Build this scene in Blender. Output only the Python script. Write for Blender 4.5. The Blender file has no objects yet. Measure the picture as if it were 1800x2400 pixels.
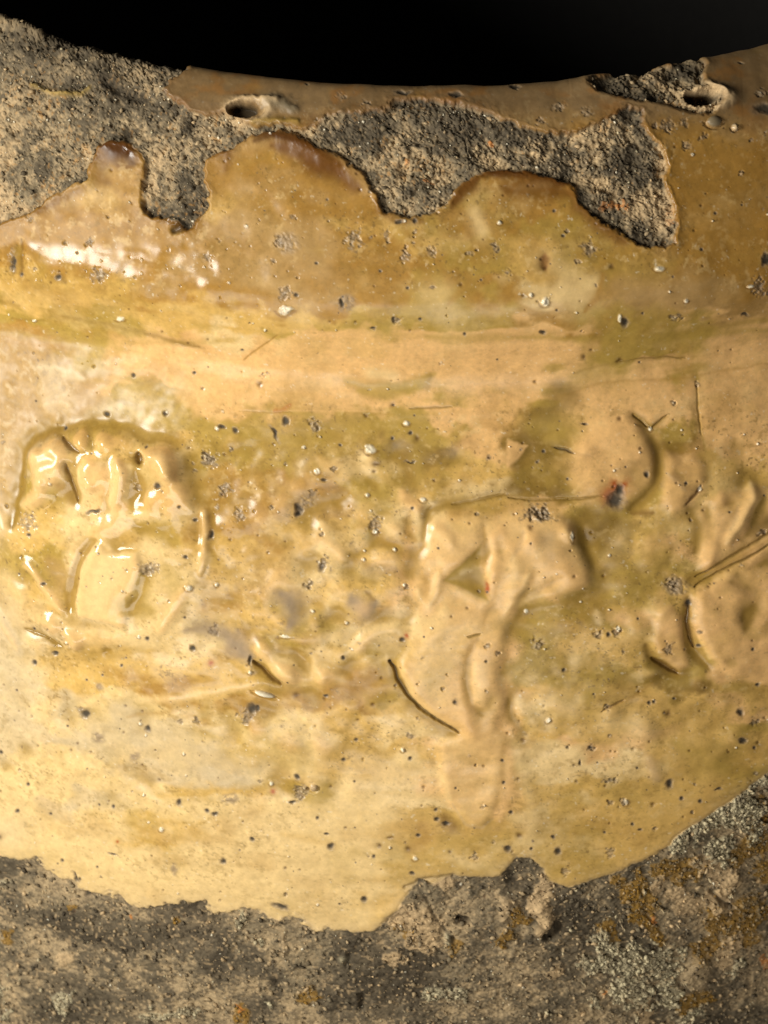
import bpy, math, numpy as np
from math import radians, sin, cos, pi

# ------------------------------------------------------------------ camera, light, exposure
# lengths are written in tenths of a millimetre and scaled to metres with S
S = 1e-4
ELEV, DIST = radians(35), 8000.0
AIM = np.array([-100.0, -2075.0, -880.0])
FW = np.array([0, cos(ELEV), -sin(ELEV)]); UP = np.array([0, sin(ELEV), cos(ELEV)]); RT = np.array([1.0, 0, 0])
CAM = AIM - FW * DIST
sc = bpy.context.scene
col = sc.collection
cd = bpy.data.cameras.new('camera')
co = bpy.data.objects.new('camera', cd)
co.location = CAM * S
co.rotation_euler = (radians(90) - ELEV, 0, 0)
cd.sensor_fit = 'VERTICAL'; cd.sensor_height = 24.0; cd.lens = 24.0 * DIST / 2400.0
cd.clip_start = 0.02; cd.clip_end = 20
cd.dof.use_dof = True; cd.dof.focus_distance = 0.80; cd.dof.aperture_fstop = 16
col.objects.link(co); sc.camera = co

world = bpy.data.worlds.new('World'); sc.world = world; world.use_nodes = True
bg = world.node_tree.nodes['Background']
bg.inputs['Color'].default_value = (1.0, 0.95, 0.86, 1); bg.inputs['Strength'].default_value = 0.025

def area(name, az, el, dist, size, power, color, size_y=None):
    """rectangular area light; az is measured from the viewer's side of the jar, negative to the left"""
    ld = bpy.data.lights.new(name, 'AREA'); ld.shape = 'RECTANGLE'; ld.size = size; ld.size_y = size_y or size
    ld.energy = power; ld.color = color
    lo = bpy.data.objects.new(name, ld)
    a, e = radians(az), radians(el)
    c = np.array([0, -0.20, -0.09])
    d = np.array([sin(a) * cos(e), -cos(a) * cos(e), sin(e)])
    lo.location = c + d * dist
    import mathutils
    lo.rotation_euler = mathutils.Vector(d).to_track_quat('Z', 'Y').to_euler()
    col.objects.link(lo); return lo
area('key_lamp', -60, 22, 1.1, 0.42, 17.0, (1.0, 0.97, 0.88), 0.42)
area('added_fill_light', -8, -24, 1.7, 1.8, 56.0, (1.0, 0.94, 0.84))  # unseen helper, added to brighten the side away from the key
sc.view_settings.view_transform = 'Standard'; sc.view_settings.look = 'None'
sc.view_settings.exposure = 0.0; sc.view_settings.gamma = 1.0

# ------------------------------------------------------------------ noise
rng = np.random.RandomState(7)
TAB = rng.rand(256, 256).astype(np.float32)
def vnoise(u, v, seed=0):
    u = u + seed * 17.31; v = v + seed * 41.77
    iu = np.floor(u); iv = np.floor(v); fu = u - iu; fv = v - iv
    fu = fu * fu * fu * (fu * (fu * 6 - 15) + 10); fv = fv * fv * fv * (fv * (fv * 6 - 15) + 10)
    a = iu.astype(np.int32) & 255; b = iv.astype(np.int32) & 255; a1 = (a + 1) & 255; b1 = (b + 1) & 255
    return (TAB[a, b] * (1 - fu) + TAB[a1, b] * fu) * (1 - fv) + (TAB[a, b1] * (1 - fu) + TAB[a1, b1] * fu) * fv
def fbm(u, v, lam, octs=4, seed=0, gain=0.5):
    """about -1..1, wavelength lam"""
    s = 0; a = 1.0; t = 0
    for k in range(octs):
        c, d = cos(0.6 * k), sin(0.6 * k)
        s = s + a * (vnoise((u * c + v * d) / lam, (v * c - u * d) / lam, seed + 3 * k) - 0.5); t += a; lam *= 0.5; a *= gain
    return s / t * 3.0
def sm(a, b, x):
    t = np.clip((x - a) / (b - a), 0, 1); return t * t * (3 - 2 * t)
def lin(c):
    c = np.array(c, dtype=float) / 255.0
    return np.where(c < 0.04045, c / 12.92, ((c + 0.055) / 1.055) ** 2.4).astype(np.float32)

# ------------------------------------------------------------------ the wall of the jar as a grid
prof = np.array([(700,-4600),(1250,-4550),(1330,-3900),(1440,-2600),(1500,-1500),(1550,-700),(1578,-250),(1592,-70),(1603,-22),(1630,-4),(1690,-22),
        (1760,-80),(1835,-160),(1905,-242),(1955,-310),(1986,-364),(1995,-412),(1991,-470),(1986,-560),(2020,-650),(2090,-780),
        (2177,-950),(2255,-1145),(2312,-1370),(2352,-1600),(2376,-1850),(2385,-2120),(2375,-2400),(2330,-2800),(2180,-3400),(1950,-4000),(1700,-4500),(1500,-4800),(1480,-4900),(0,-4900)], float)
seg = np.r_[0, np.cumsum(np.hypot(*np.diff(prof, axis=0).T))]
def pchip(x, y, q):
    h = np.diff(x); dl = np.diff(y) / h; m = np.zeros_like(y)
    m[1:-1] = (dl[:-1] * h[1:] + dl[1:] * h[:-1]) / (h[1:] + h[:-1]); m[0] = dl[0]; m[-1] = dl[-1]
    k = np.clip(np.searchsorted(x, q) - 1, 0, len(x) - 2); t = (q - x[k]) / h[k]
    return (y[k] * (2*t**3 - 3*t**2 + 1) + y[k+1] * (3*t**2 - 2*t**3) + m[k] * h[k] * (t**3 - 2*t**2 + t) + m[k+1] * h[k] * (t**3 - t**2))
def proj(P):
    Q = P - CAM; d = Q @ FW
    return 900 + DIST * (Q @ RT) / d, 1200 - DIST * (Q @ UP) / d
sf = np.linspace(0, seg[-1], 20001)
rf = pchip(seg, prof[:, 0], sf); zf = pchip(seg, prof[:, 1], sf)
_, yf = proj(np.stack([0 * rf, -rf, zf], -1))
s_lip = seg[8] ; i_lip = np.searchsorted(sf, s_lip)
i_bot = i_lip + np.argmax(yf[i_lip:] > 2720)
NY = 1230
top = np.argmin(yf[i_lip:i_lip + 400]) + i_lip
ys_ = np.linspace(yf[top] + 0.5, 2720, NY)
s_front = np.interp(ys_, yf[top:i_bot + 1], sf[top:i_bot + 1])
s_top = np.linspace(seg[6], s_front[0], 50)[:-1]
s_in = np.linspace(0, seg[6], 26)[:-1]
s_low = np.linspace(s_front[-1], seg[-1], 60)[1:]
s = np.r_[s_in, s_top, s_front, s_low]
n_in, n_top = len(s_in), len(s_top)
I0 = n_in + n_top                         # first row that faces the viewer
r_ = pchip(seg, prof[:, 0], s); z_ = pchip(seg, prof[:, 1], s)
NX = 900; NC = 70
sc_r = np.maximum(r_, 1500) * 1.0
a_l = np.arcsin(np.clip(1075 / sc_r, 0, 0.8)); a_r = np.arcsin(np.clip(880 / sc_r, 0, 0.8))
td = np.linspace(0, 1, NX)
xs = -1075 + td * (1075 + 880)
wide = 1 + 0.10 * np.clip((-z_ - 800) / 1600, 0, 1)
TH = np.arcsin(np.clip(xs[None, :] * wide[:, None] / sc_r[:, None], -0.85, 0.85))
left = -pi + (TH[:, :1] + pi) * np.linspace(0, 1, NC + 1)[None, :-1]
right = TH[:, -1:] + (pi - TH[:, -1:]) * np.linspace(0, 1, NC + 1)[None, 1:-1]
TH = np.concatenate([left, TH, right], 1)
J0, J1 = NC, NC + NX
H, W = TH.shape
R2 = r_[:, None]; Z2 = z_[:, None]
P = np.stack([R2 * np.sin(TH), -R2 * np.cos(TH), Z2 + 0 * TH], -1)
X, Y = proj(P)
X = X.astype(np.float32); Y = Y.astype(np.float32)
for i in range(I0 - 1, -1, -1):            # rows over the lip and inside: carry on upwards from the lip line
    X[i] = X[I0]; Y[i] = Y[I0] - (s[I0] - s[i]) * 0.35
# the far side: let the plan carry on sideways so that nothing mirrors there
arc = (TH * 2000).astype(np.float32)
X[:, :J0] = X[:, J0:J0 + 1] + (arc[:, :J0] - arc[:, J0:J0 + 1]); X[:, J1:] = X[:, J1 - 1:J1] + (arc[:, J1:] - arc[:, J1 - 1:J1])
Y[:, :J0] = Y[:, J0:J0 + 1]; Y[:, J1:] = Y[:, J1 - 1:J1]
U = (TH * 1950).astype(np.float32); V = np.repeat(s[:, None], W, 1).astype(np.float32)

n1 = fbm(U, V, 60, 4, 1); n2 = fbm(U, V, 60, 4, 2)
nf1 = fbm(U, V, 14, 3, 3); nf2 = fbm(U, V, 14, 3, 4)
lat = fbm(U / 14, V, 26, 3, 5)             # streaks that run round the jar
lat2 = fbm(U / 9, V, 70, 3, 6)
gr = fbm(U, V, 6, 2, 8)
gr2 = fbm(U, V, 11, 3, 9)
blot = fbm(U, V, 170, 5, 10, 0.6)
XW = X + 9 * n1 + 2.5 * nf1; YW = Y + 9 * n2 + 2.5 * nf2

hgt = np.zeros((H, W), np.float32)
alb = np.zeros((H, W, 3), np.float32)
rough = np.full((H, W), 0.2, np.float32)
part = np.zeros((H, W), np.int16)          # which part of the jar a face belongs to

# ------------------------------------------------------------------ masks of bare clay and glaze
def seg_d(x, y, ax, ay, bx, by):
    dx, dy = bx - ax, by - ay; L = dx * dx + dy * dy + 1e-9
    t = np.clip(((x - ax) * dx + (y - ay) * dy) / L, 0, 1)
    return np.hypot(x - ax - t * dx, y - ay - t * dy), t
def sdf(pts, x, y):
    """negative inside"""
    d = np.full(x.shape, 1e9, np.float32); ins = np.zeros(x.shape, bool)
    n = len(pts)
    for k in range(n):
        ax, ay = pts[k]; bx, by = pts[(k + 1) % n]
        d = np.minimum(d, seg_d(x, y, ax, ay, bx, by)[0])
        if ay != by:
            c = ((ay > y) != (by > y)) & (x < (bx - ax) * (y - ay) / (by - ay) + ax); ins ^= c
    return np.where(ins, -d, d).astype(np.float32)
sub = (slice(I0, None, 12), slice(J0, J1, 12))
XS, YS = X[sub], Y[sub]
def win(x0, y0, x1, y1):
    """index window that holds a rectangle of the plan"""
    m = (XS > x0 - 30) & (XS < x1 + 30) & (YS > y0 - 30) & (YS < y1 + 30)
    if not m.any(): return None
    ii = np.where(m.any(1))[0]; jj = np.where(m.any(0))[0]
    i0 = I0 + ii[0] * 12 - 14; i1 = I0 + ii[-1] * 12 + 14; j0 = J0 + jj[0] * 12 - 14; j1 = J0 + jj[-1] * 12 + 14
    if ii[0] == 0: i0 = I0 - n_top
    return slice(max(i0, 0), min(i1, H)), slice(max(j0, 0), min(j1, W))

BARE_TOP = [(-400,560),(-150,540),(0,523),(75,500),(110,468),(160,442),(207,418),(212,380),(235,345),(265,331),(295,333),(325,352),(338,378),(343,410),(340,455),(345,490),(362,508),
 (400,512),(418,525),(430,538),(455,528),(472,505),(488,480),(490,452),(476,430),(480,398),(486,372),(520,360),(545,348),(590,322),(650,308),(690,312),(740,345),
 (790,365),(830,395),(852,400),(865,430),(885,462),(893,485),(905,500),(950,510),(985,512),(1020,500),(1048,480),(1060,452),(1090,430),(1140,405),(1200,398),
 (1260,412),(1330,425),(1348,440),(1357,474),(1400,510),(1450,545),(1500,575),(1558,583),(1574,570),(1580,530),(1570,465),(1552,430),(1562,392),(1548,350),
 (1532,335),(1500,290),(1501,258),(1455,258),(1440,275),(1400,292),(1350,318),(1300,317),(1240,302),(1200,290),(1150,268),(1080,252),(1010,238),(920,240),(905,262),(860,262),
 (840,268),(775,268),(745,300),(700,306),(655,296),(600,300),(560,282),(535,270),(500,272),(470,271),(445,260),(400,232),(384,212),(400,190),(440,165),(420,90),(300,-100),(0,-200),(-400,-200)]
BARE_RIM = [(1378,200),(1400,188),(1432,178),(1440,160),(1500,155),(1545,160),(1570,160),(1600,148),(1640,138),(1652,155),(1645,175),(1648,200),(1680,215),(1690,232),(1680,250),(1668,268),(1630,266),(1580,255),(1540,243),(1480,235),(1440,228),(1400,215)]
BOT = [(-600,2010),(-150,2000),(0,2008),(90,2018),(105,2042),(180,2075),(205,2092),(260,2092),(300,2118),(400,2120),(480,2112),(500,2138),(560,2135),(600,2140),(640,2150),(690,2150),
 (740,2182),(765,2172),(800,2180),(870,2190),(900,2160),(930,2128),(960,2088),(985,2060),(1010,2072),(1060,2052),(1130,2056),(1170,2052),(1190,2028),(1212,2008),(1240,2008),(1272,2035),(1285,2064),
 (1330,2076),(1370,2065),(1430,2045),(1500,2017),(1560,1985),(1600,1950),(1660,1912),(1720,1872),(1800,1808),(1950,1700),(2300,1640),(2600,1640),(2600,5200),(-600,5200)]
def wsdf(poly, jag=1.0):
    xs_, ys2 = [p[0] for p in poly], [p[1] for p in poly]
    out = np.full((H, W), 1e3, np.float32)
    k = win(min(xs_), min(ys2), max(xs_), max(ys2))
    out[k] = sdf(poly, X[k] + jag * (3.0 * n1[k] + 2.0 * nf1[k]), Y[k] + jag * (3.0 * n2[k] + 2.0 * nf2[k]))
    return out
FR = slice(I0 - n_top, H)
d_top = np.full((H, W), 1e3, np.float32)
dw = slice(J0 - 1, J1 + 1)
yy = Y[FR, dw] + 3 * n2[FR, dw] + 2 * nf2[FR, dw]; xx = X[FR, dw] + 3 * n1[FR, dw] + 2 * nf1[FR, dw]
rows = np.where((Y[:, J0:J1].min(1) < 800))[0]; rl = slice(I0 - n_top, rows[-1] + 1)
d_top[rl, dw] = sdf(BARE_TOP, X[rl, dw] + 3 * n1[rl, dw] + 4.5 * nf1[rl, dw], Y[rl, dw] + 3 * n2[rl, dw] + 4.5 * nf2[rl, dw])
d_rim = wsdf(BARE_RIM)
d_bot = np.full((H, W), 1e3, np.float32)
rb = np.where((Y[:, J0:J1].max(1) > 1500))[0]; rbs = slice(max(rb[0], I0), H)
fz = 1 + 2.2 * sm(950, 700, X[rbs])        # the lower left edge of the glaze is ragged
d_bot[rbs] = sdf(BOT, X[rbs] + fz * (3 * n1[rbs] + 2.5 * nf1[rbs]), Y[rbs] + fz * (3 * n2[rbs] + 2.5 * nf2[rbs]))
d_clay = np.minimum(np.minimum(d_top, d_rim), d_bot)
# round the back: glaze band between the same heights, bare collar here and there
back = np.ones(W, bool); back[J0:J1] = False
vb = V[:, back]; ub = U[:, back]
s_g0 = np.interp(300, yf[top:i_bot], sf[top:i_bot]); s_g1 = np.interp(2080, yf[top:i_bot], sf[top:i_bot])
d_clay[:, back] = np.minimum(np.abs(vb - s_g0 - 60 * n1[:, back]) - 110 * n2[:, back], s_g1 + 60 * n1[:, back] - vb)
d_clay[:I0 - n_top] = -50
inside = np.zeros((H, W), bool); inside[:I0 - n_top] = True
glz = sm(-2.5, 2.5, d_clay)                # 1 where glazed

# ------------------------------------------------------------------ glaze colour
PAL = {'C': (223,177,115), 'Y': (222,190,132), 'G': (203,164,92), 'O': (164,123,58), 'B': (98,60,18), 'L': (168,138,66), 'D': (128,100,44), 'M': (172,137,84), 'W': (202,178,136),
       'R': (158,70,14), 'K': (34,28,20), 'T': (166,144,110), 'S': (88,78,62), 'N': (56,48,36), 'A': (116,104,82), 'P': (188,160,120), 'Z': (180,168,136), 'Q': (138,104,42), 'V': (146,124,96), 'X': (232,222,196), 'E': (74,44,18), 'H': (219,180,118)}
PL = {k: lin(v) for k, v in PAL.items()}
gx = [75, 225, 375, 525, 675, 825, 975, 1125, 1275, 1425, 1575, 1725]
MAP = '''200 MMMMMMMMMMMM
250 OOMMMMOMMMMM
300 OOMOMBOMMOOMO
350 OBOOMBOOBOOO
400 OOGOOBOOBBOO
450 OGOOMOOOOOOO
500 OOOGOOGLOLOO
550 OOOMMGLOLLOO
600 OOOMMOGLGLOO
650 GGMMMOOLGLMO
700 GGOOOOLOYOMM
750 LLGGGLLLOLLC
800 OLCYCCCCCLLC
850 MLCCCCCCCLLC
900 MMCCCCLCCCCC
950 MWLCCCCCLCCC
1000 WLLLLLLCDCLC
1050 WGGLLLDCDCDC
1100 LYYLLYLGLCDG
1150 LYGOOLGYDCLG
1200 GYYOMGYGCLGC
1250 GYGOGLCCCDGC
1300 LYYGYGCCCLCG
1350 LYYGYMCCCLLC
1400 GYYOGGCCLLGC
1450 YYYGLGYCLLCL
1500 WYYMLYGCLGGC
1550 WGGGYGGCLGLC
1600 WGOGGOLCGLDG
1650 WYYOMOGCYGGC
1700 WYWYYGYCGGGL
1750 WWYGYGGCYCGG
1800 YYWWYGYCYYGL
1850 YYYGLYYCGGGG
1900 YWYYYYGGYGGG
1950 YYGYYYGGYGGG
2000 YYYYYYGYGGGG
2050 YYYYYYGGGGGG
2100 YYYYYYGGGGGG
2150 YYYYYYGGGGGG'''
rowsM = [l.split() for l in MAP.split('\n')]
my = np.array([int(a) for a, b in rowsM]); grid = np.array([[PL[c] for c in b[:12]] for a, b in rowsM], np.float32)
# the glaze's clouds, left-edge haze painted in: nearest cell after warping, softened a little
wv = fbm(U, V, 240, 5, 70, .6); wv2 = fbm(U, V, 240, 5, 71, .6); sb = sm(620, 700, Y) * sm(1000, 900, Y) + 0.3 * sm(1600, 1800, Y)
wx = X + 60 * n1 + 70 * wv + 40 * lat2 * sb; wy = Y + 34 * n2 + 34 * wv2 + 22 * lat * sb; del wv, wv2
gxi = np.clip((wx - 75) / 150, 0, 10.999); gyi = np.clip((wy - my[0]) / 50, 0, len(my) - 1.001)
ai = gxi.astype(np.int32); bi = gyi.astype(np.int32); fa = gxi - ai; fb = gyi - bi
fa = sm(0.2, 0.8, fa)[..., None]; fb = sm(0.2, 0.8, fb)[..., None]
g = (grid[bi, ai] * (1 - fa) + grid[bi, ai + 1] * fa) * (1 - fb) + (grid[bi + 1, ai] * (1 - fa) + grid[bi + 1, ai + 1] * fa) * fb
del gxi, gyi, ai, bi, fa, fb
def mix(k, m, c):
    m = m[..., None] if np.ndim(m) else m
    alb[k] = alb[k] * (1 - m) + (PL[c] if isinstance(c, str) else c) * m
alb[:] = g; del g
ALL = (slice(None), slice(None))
wvk = fbm(U, V * 1.5, 90, 4, 92, .6)
mix(ALL, 0.25 * sb * sm(0.2, 1.0, lat + 0.5 * n1), 'L')
mot = fbm(U, V, 22, 4, 33, 0.65)
mix(ALL, 0.35 * sm(0.0, 0.9, fbm(U / 1.6, V, 90, 5, 31, .6)), 'Y')
mix(ALL, 0.38 * sm(0.1, 0.9, fbm(U / 1.3, V, 110, 5, 32, .6)), 'O')
dm = sm(-0.1, 0.8, fbm(U, V, 150, 5, 35, .65)) * (1 - 0.75 * sb) * sm(560, 640, Y)
mix(ALL, (0.22 + 0.45 * sm(-.3, .7, fbm(U, V, 70, 5, 91, .65))) * sm(750, 620, Y), lin((148, 108, 46))); mix(ALL, 0.60 * dm, 'L'); mix(ALL, .45 * sm(-.3, .5, fbm(U, V, 75, 5, 86, .65)) * np.exp(-((X - 760) / 330) ** 2 - ((Y - 1230) / 300) ** 4), lin((142, 108, 54))); mix(ALL, 0.5 * np.exp(-((X - 720) / 260) ** 2 - ((Y - 1270) / 260) ** 2) * sm(-.5, .5, mot + n1), lin((172, 136, 70))); mix(ALL, 0.30 * sm(0.3, 1.1, fbm(U, V, 50, 5, 36, .7)) * (1 - .8 * sb), 'D')
alb *= (1 + (0.11 - 0.07 * np.clip(sb, 0, 1)) * mot + 0.04 * gr)[..., None]
spk = fbm(U, V, 9, 2, 34)
dirt = fbm(U, V, 60, 4, 96, .6); fw = 1 - .72 * np.clip(sb, 0, 1)
mix(ALL, 0.42 * sm(0.25, 0.95, fbm(U, V, 13, 3, 97, .75) + .5 * dirt) * fw, lin((138, 108, 52))); mix(ALL, 0.35 * sm(0.3, 1.0, fbm(U, V, 17, 3, 98, .75) - .4 * dirt) * fw, 'Y')
mix(ALL, 0.55 * sm(0.85, 1.15, fbm(U, V, 6.5, 2, 99, .6) + .3 * dirt) * fw, lin((104, 84, 50)))
mix(ALL, 0.50 * sm(0.7, 1.15, spk) * sm(-0.3, 0.5, n2) * (1 - .6 * sb), 'D'); mix(ALL, 0.4 * sm(0.95, 1.3, fbm(U, V, 8, 2, 37)), 'X')
rough += 0.06 * mot + 0.12 * sm(480, 700, X)

# ------------------------------------------------------------------ relief under the glaze
def bb(pts, r):
    a = np.array(pts); return a[:, 0].min() - r, a[:, 1].min() - r, a[:, 0].max() + r, a[:, 1].max() + r
relief = np.zeros((H, W), np.float32)
def stroke(pts, r, h=0, c=None, w=0.6, p=2.0, taper=True, warp=0.5, ro=None):
    if len(pts) == 1: pts = [pts[0], (pts[0][0] + 0.1, pts[0][1])]
    k = win(*bb(pts, r * 2.2 + 8))
    if k is None: return
    x = X[k] + warp * (6 * n1[k] + 2 * nf1[k]); y = Y[k] + warp * (6 * n2[k] + 2 * nf2[k])
    best = np.full(x.shape, 1e9, np.float32); n = len(pts) - 1
    for q in range(n):
        d, t = seg_d(x, y, *pts[q], *pts[q + 1])
        if taper and n: 
            u = (q + t) / n; rr = r * (0.45 + 0.55 * np.sqrt(np.clip(4 * u * (1 - u), 0, 1))) if len(pts) > 2 or r < 14 else r
        else: rr = r
        best = np.minimum(best, d / rr)
    m = np.exp(-best ** p)
    if h: relief[k] += h * m
    if c:
        if h < 0 and r < 14 and h > -20: w = w * 0.7
        mix(k, w * m, c)
    if ro is not None: rough[k] += (ro - rough[k]) * np.clip(m, 0, 1)
def plate(pts, h, e=14, c=None, w=0.5, warp=0.8, dome=0.0, ro=None, up=None):
    """raised clay sheet with a soft edge e wide"""
    k = win(*bb(pts, e + 20))
    if k is None: return None
    d = sdf(pts, X[k] + warp * (5 * n1[k] + 2 * nf1[k]), Y[k] + warp * (5 * n2[k] + 2 * nf2[k]))
    m = sm(e * 0.5, -e * 0.5, d)
    if h: relief[k] += h * m * (1 + dome * np.clip(-d / 60, 0, 1))
    if c: mix(k, w * m, c)
    if ro is not None: rough[k] += (ro - rough[k]) * m
    return k, d
FEATURES = True
ST, PT = stroke, plate

# --- glaze runs on the collar
ST([(250,345),(262,352),(300,348)], 26, 5, 'B', 0.9); ST([(270,365)], 22, 4, 'E', .7); ST([(240,400),(225,425)], 20, 0, 'L', .6)
ST([(60,470),(150,440),(215,425)], 8, 4, 'G', .4)
ST([(520,350),(560,350),(640,325),(720,345),(800,395),(850,440)], 22, 3, 'M', .8)
ST([(600,335),(650,318),(700,335),(760,370)], 12, 2, 'E', .75); ST([(720,380),(770,400),(830,450)], 26, 0, 'B', .7); ST([(560,400),(520,450)], 24, 0, 'O', .8)
ST([(560,420),(580,480),(600,560)], 34, 0, 'M', .5); ST([(480,360),(540,350),(530,400)], 16, 3, 'B', .5)
ST([(1150,410),(1200,402),(1270,420),(1320,430)], 17, 3, 'E', .85); ST([(1120,425),(1080,455),(1060,490)], 16, 0, 'B', .75); ST([(1190,450),(1260,450),(1330,460)], 22, 0, 'B', .6)
ST([(1210,440),(1290,435)], 10, 2, 'M', .6); ST([(1340,480),(1400,530),(1460,570)], 20, 0, 'B', .45); ST([(870,455),(850,430),(800,380)], 14, 2, 'M', .6)
ST([(650,560),(720,580),(760,640)], 55, 1, 'M', .8, ro=.4); ST([(560,620),(680,690)], 40, 0, 'M', .45)
ST([(1110,500),(1130,545)], 18, 0, 'Y', .7); ST([(1300,680),(1350,690),(1390,660)], 45, 2, 'Y', .8); ST([(1270,610),(1330,640)], 30, 0, 'Y', .5)
ST([(1000,690),(1040,685)], 30, 0, 'Y', .5); ST([(1050,710),(1100,660),(1090,640)], 9, 0, 'O', .5)
ST([(1440,670),(1530,700),(1600,690),(1660,660)], 40, 1, 'M', .7, ro=.4); ST([(1410,640),(1400,700),(1370,730)], 8, 0, 'O', .8); ST([(1250,560),(1290,660)], 20, 0, 'O', .35)
ST([(1276,600),(1276,628)], 11, -3, 'R', .55); ST([(1277,628)], 7, -3, 'E', .9)
ST([(500,540),(560,510),(540,600)], 30, 0, 'M', .4)
for a in [(0,600),(80,600),(140,612),(190,622),(250,632),(330,640)]: ST([a], 34, 1.5, None)
ST([(40,575),(38,600),(36,640)], 9, -9, 'N', .8, warp=1.2); ST([(56,560),(52,600),(58,645)], 6, -4, 'E', .8); ST([(145,640),(158,660)], 7, -3, 'E', .6)
ST([(640,345),(690,345),(740,375),(800,410)], 22, 0, 'B', .8); ST([(640,322),(700,332),(745,358)], 9, 1, 'E', .85); ST([(700,420),(800,450),(850,480)], 24, 0, 'O', .6)
ST([(245,350),(262,345),(300,352),(315,385)], 17, 0, 'E', .8); ST([(225,400),(240,420),(320,430)], 20, 0, 'O', .6); ST([(470,420),(500,360)], 20, 0, 'O', .7)
ST([(1640,300),(1600,400),(1640,500)], 40, 0, 'O', .4); ST([(1700,350),(1760,450),(1700,560),(1780,500)], 60, 0, 'O', .5); ST([(1620,130),(1780,200)], 60, 0, 'O', .4)
kk = win(-150, 300, 620, 600); mk_ = .8 * sm(585, 560, Y[kk] + 10 * n2[kk]) * sm(620, 480, X[kk]); rough[kk] += mk_ * (.58 - rough[kk])
# --- band of lines below the collar
ST([(0,775),(140,800),(300,800),(470,800),(560,790)], 8, -1, 'L', .5); ST([(150,740),(350,780),(480,815)], 7, -1.5, 'D', .5); ST([(0,800),(150,815)], 7, 0, 'O', .6)
ST([(340,780),(420,800),(470,812)], 6, -1.5, 'D', .5); ST([(820,762),(930,775)], 16, 0, 'L', .4); ST([(615,765),(650,785),(690,775)], 7, 0, 'L', .7)
ST([(570,840),(600,820),(650,780)], 2.6, -1, 'O', .8, warp=.3); ST([(1210,790),(1400,788),(1560,790),(1700,760),(1800,745)], 10, -2, 'L', .8, warp=.6)
ST([(1000,785),(1200,790)], 12, 0, 'L', .5)
ST([(450,755),(520,770)], 6, -1, 'L', .5); ST([(0,705),(50,712)], 7, -1, 'D', .6); ST([(30,745),(110,748)], 4, 0, 'D', .4)
ST([(1350,870),(1450,843),(1560,835),(1605,838)], 6, -1.5, 'D', .7, warp=.5); ST([(1370,830),(1450,860),(1340,880)], 30, 0, 'L', .6)
ST([(1300,930),(1400,897),(1600,885),(1800,850)], 4, -2, 'O', .45, warp=.5); ST([(1500,800),(1620,780),(1800,770)], 10, 0, 'L', .6)
# dusky clouds
ST([(810,890),(860,905),(930,905),(970,890),(1020,875)], 13, -2, 'L', .9); ST([(840,915),(900,925),(960,915)], 16, -1, 'L', .75); ST([(870,868),(920,876)], 16, 2, 'Y', .7)
ST([(1010,875),(1000,915)], 8, 0, 'D', .4); ST([(960,958),(1060,951)], 3.5, -2, 'D', .7, warp=.3)
ST([(1300,900),(1340,930),(1300,960),(1260,1010),(1210,1060)], 30, -1.5, 'D', .6); ST([(1300,920),(1330,915)], 24, 0, 'D', .6); ST([(1240,1000),(1330,1010),(1280,1030)], 36, -1, 'L', .8)
ST([(1210,1120),(1260,1080),(1330,1090),(1200,1140)], 36, -2, 'D', .55); ST([(1205,1100),(1235,1040)], 12, 0, 'D', .5)
ST([(1290,1047),(1325,1056),(1385,1070)], 4.5, -4, 'N', .65, warp=.3); ST([(1240,1040),(1290,1048)], 6, -1, 'D', .5)
ST([(1210,1040),(1195,1060)], 10, 0, 'C', .6); PT([(1190,1028),(1240,1042),(1215,1075),(1185,1095)], 2, 8, 'C', .8)
ST([(1355,1070),(1400,1010),(1440,1000)], 20, 0, 'C', .6)
ST([(540,1000),(640,960),(760,975)], 7, 0, 'L', .6); ST([(480,985),(560,1010),(700,1035),(820,1010),(960,985)], 22, -1, 'L', .65)
ST([(640,960),(900,965)], 3, -1, 'C', .5, warp=.3); ST([(920,960),(980,975),(985,1040),(975,1130)], 20, -1, 'L', .7); ST([(985,1050),(1000,1100)], 10, 0, 'D', .4)
ST([(275,940),(330,955),(400,970)], 8, -1, 'D', .55); ST([(300,950),(400,985),(500,995)], 14, 0, 'L', .6)
ST([(645,960),(668,962),(690,950)], 5, 0, 'R', .4, warp=1.3)
ST([(1631,870),(1632,920),(1638,1000),(1655,1060)], 5, -3, 'L', .7, warp=.4); ST([(1633,960),(1640,1000)], 6, -2, 'O', .5, warp=.4)
ST([(1680,812),(1678,835)], 8, -1, 'O', .5)
# grey crawled glaze at the left edge, its pale haze put into the colour
PT([(-80,800),(40,800),(110,850),(210,880),(215,900),(260,930),(230,960),(170,990),(90,1015),(55,1050),(45,1130),(20,1200),(-80,1220)], 0, 40, 'M', .8, 2.2, ro=.6)
ST([(95,860),(140,865),(200,885)], 15, 2, 'W', .8, ro=.42); ST([(120,960),(130,900),(160,950)], 30, 2, 'W', .5, 2, warp=2, ro=.4)  # pale crust lobe, its highlight put into the colour
for a in [(-20,1240),(0,1400),(0,1450),(15,1500),(20,1600),(60,1700),(20,1950)]: ST([a], 55, 0, 'W', .5, ro=.5)
PT([(300,1640),(400,1700),(550,1760),(640,1800),(500,1840),(350,1790),(150,1720)], 0, 50, 'W', .6, 3, ro=.4)

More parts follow.
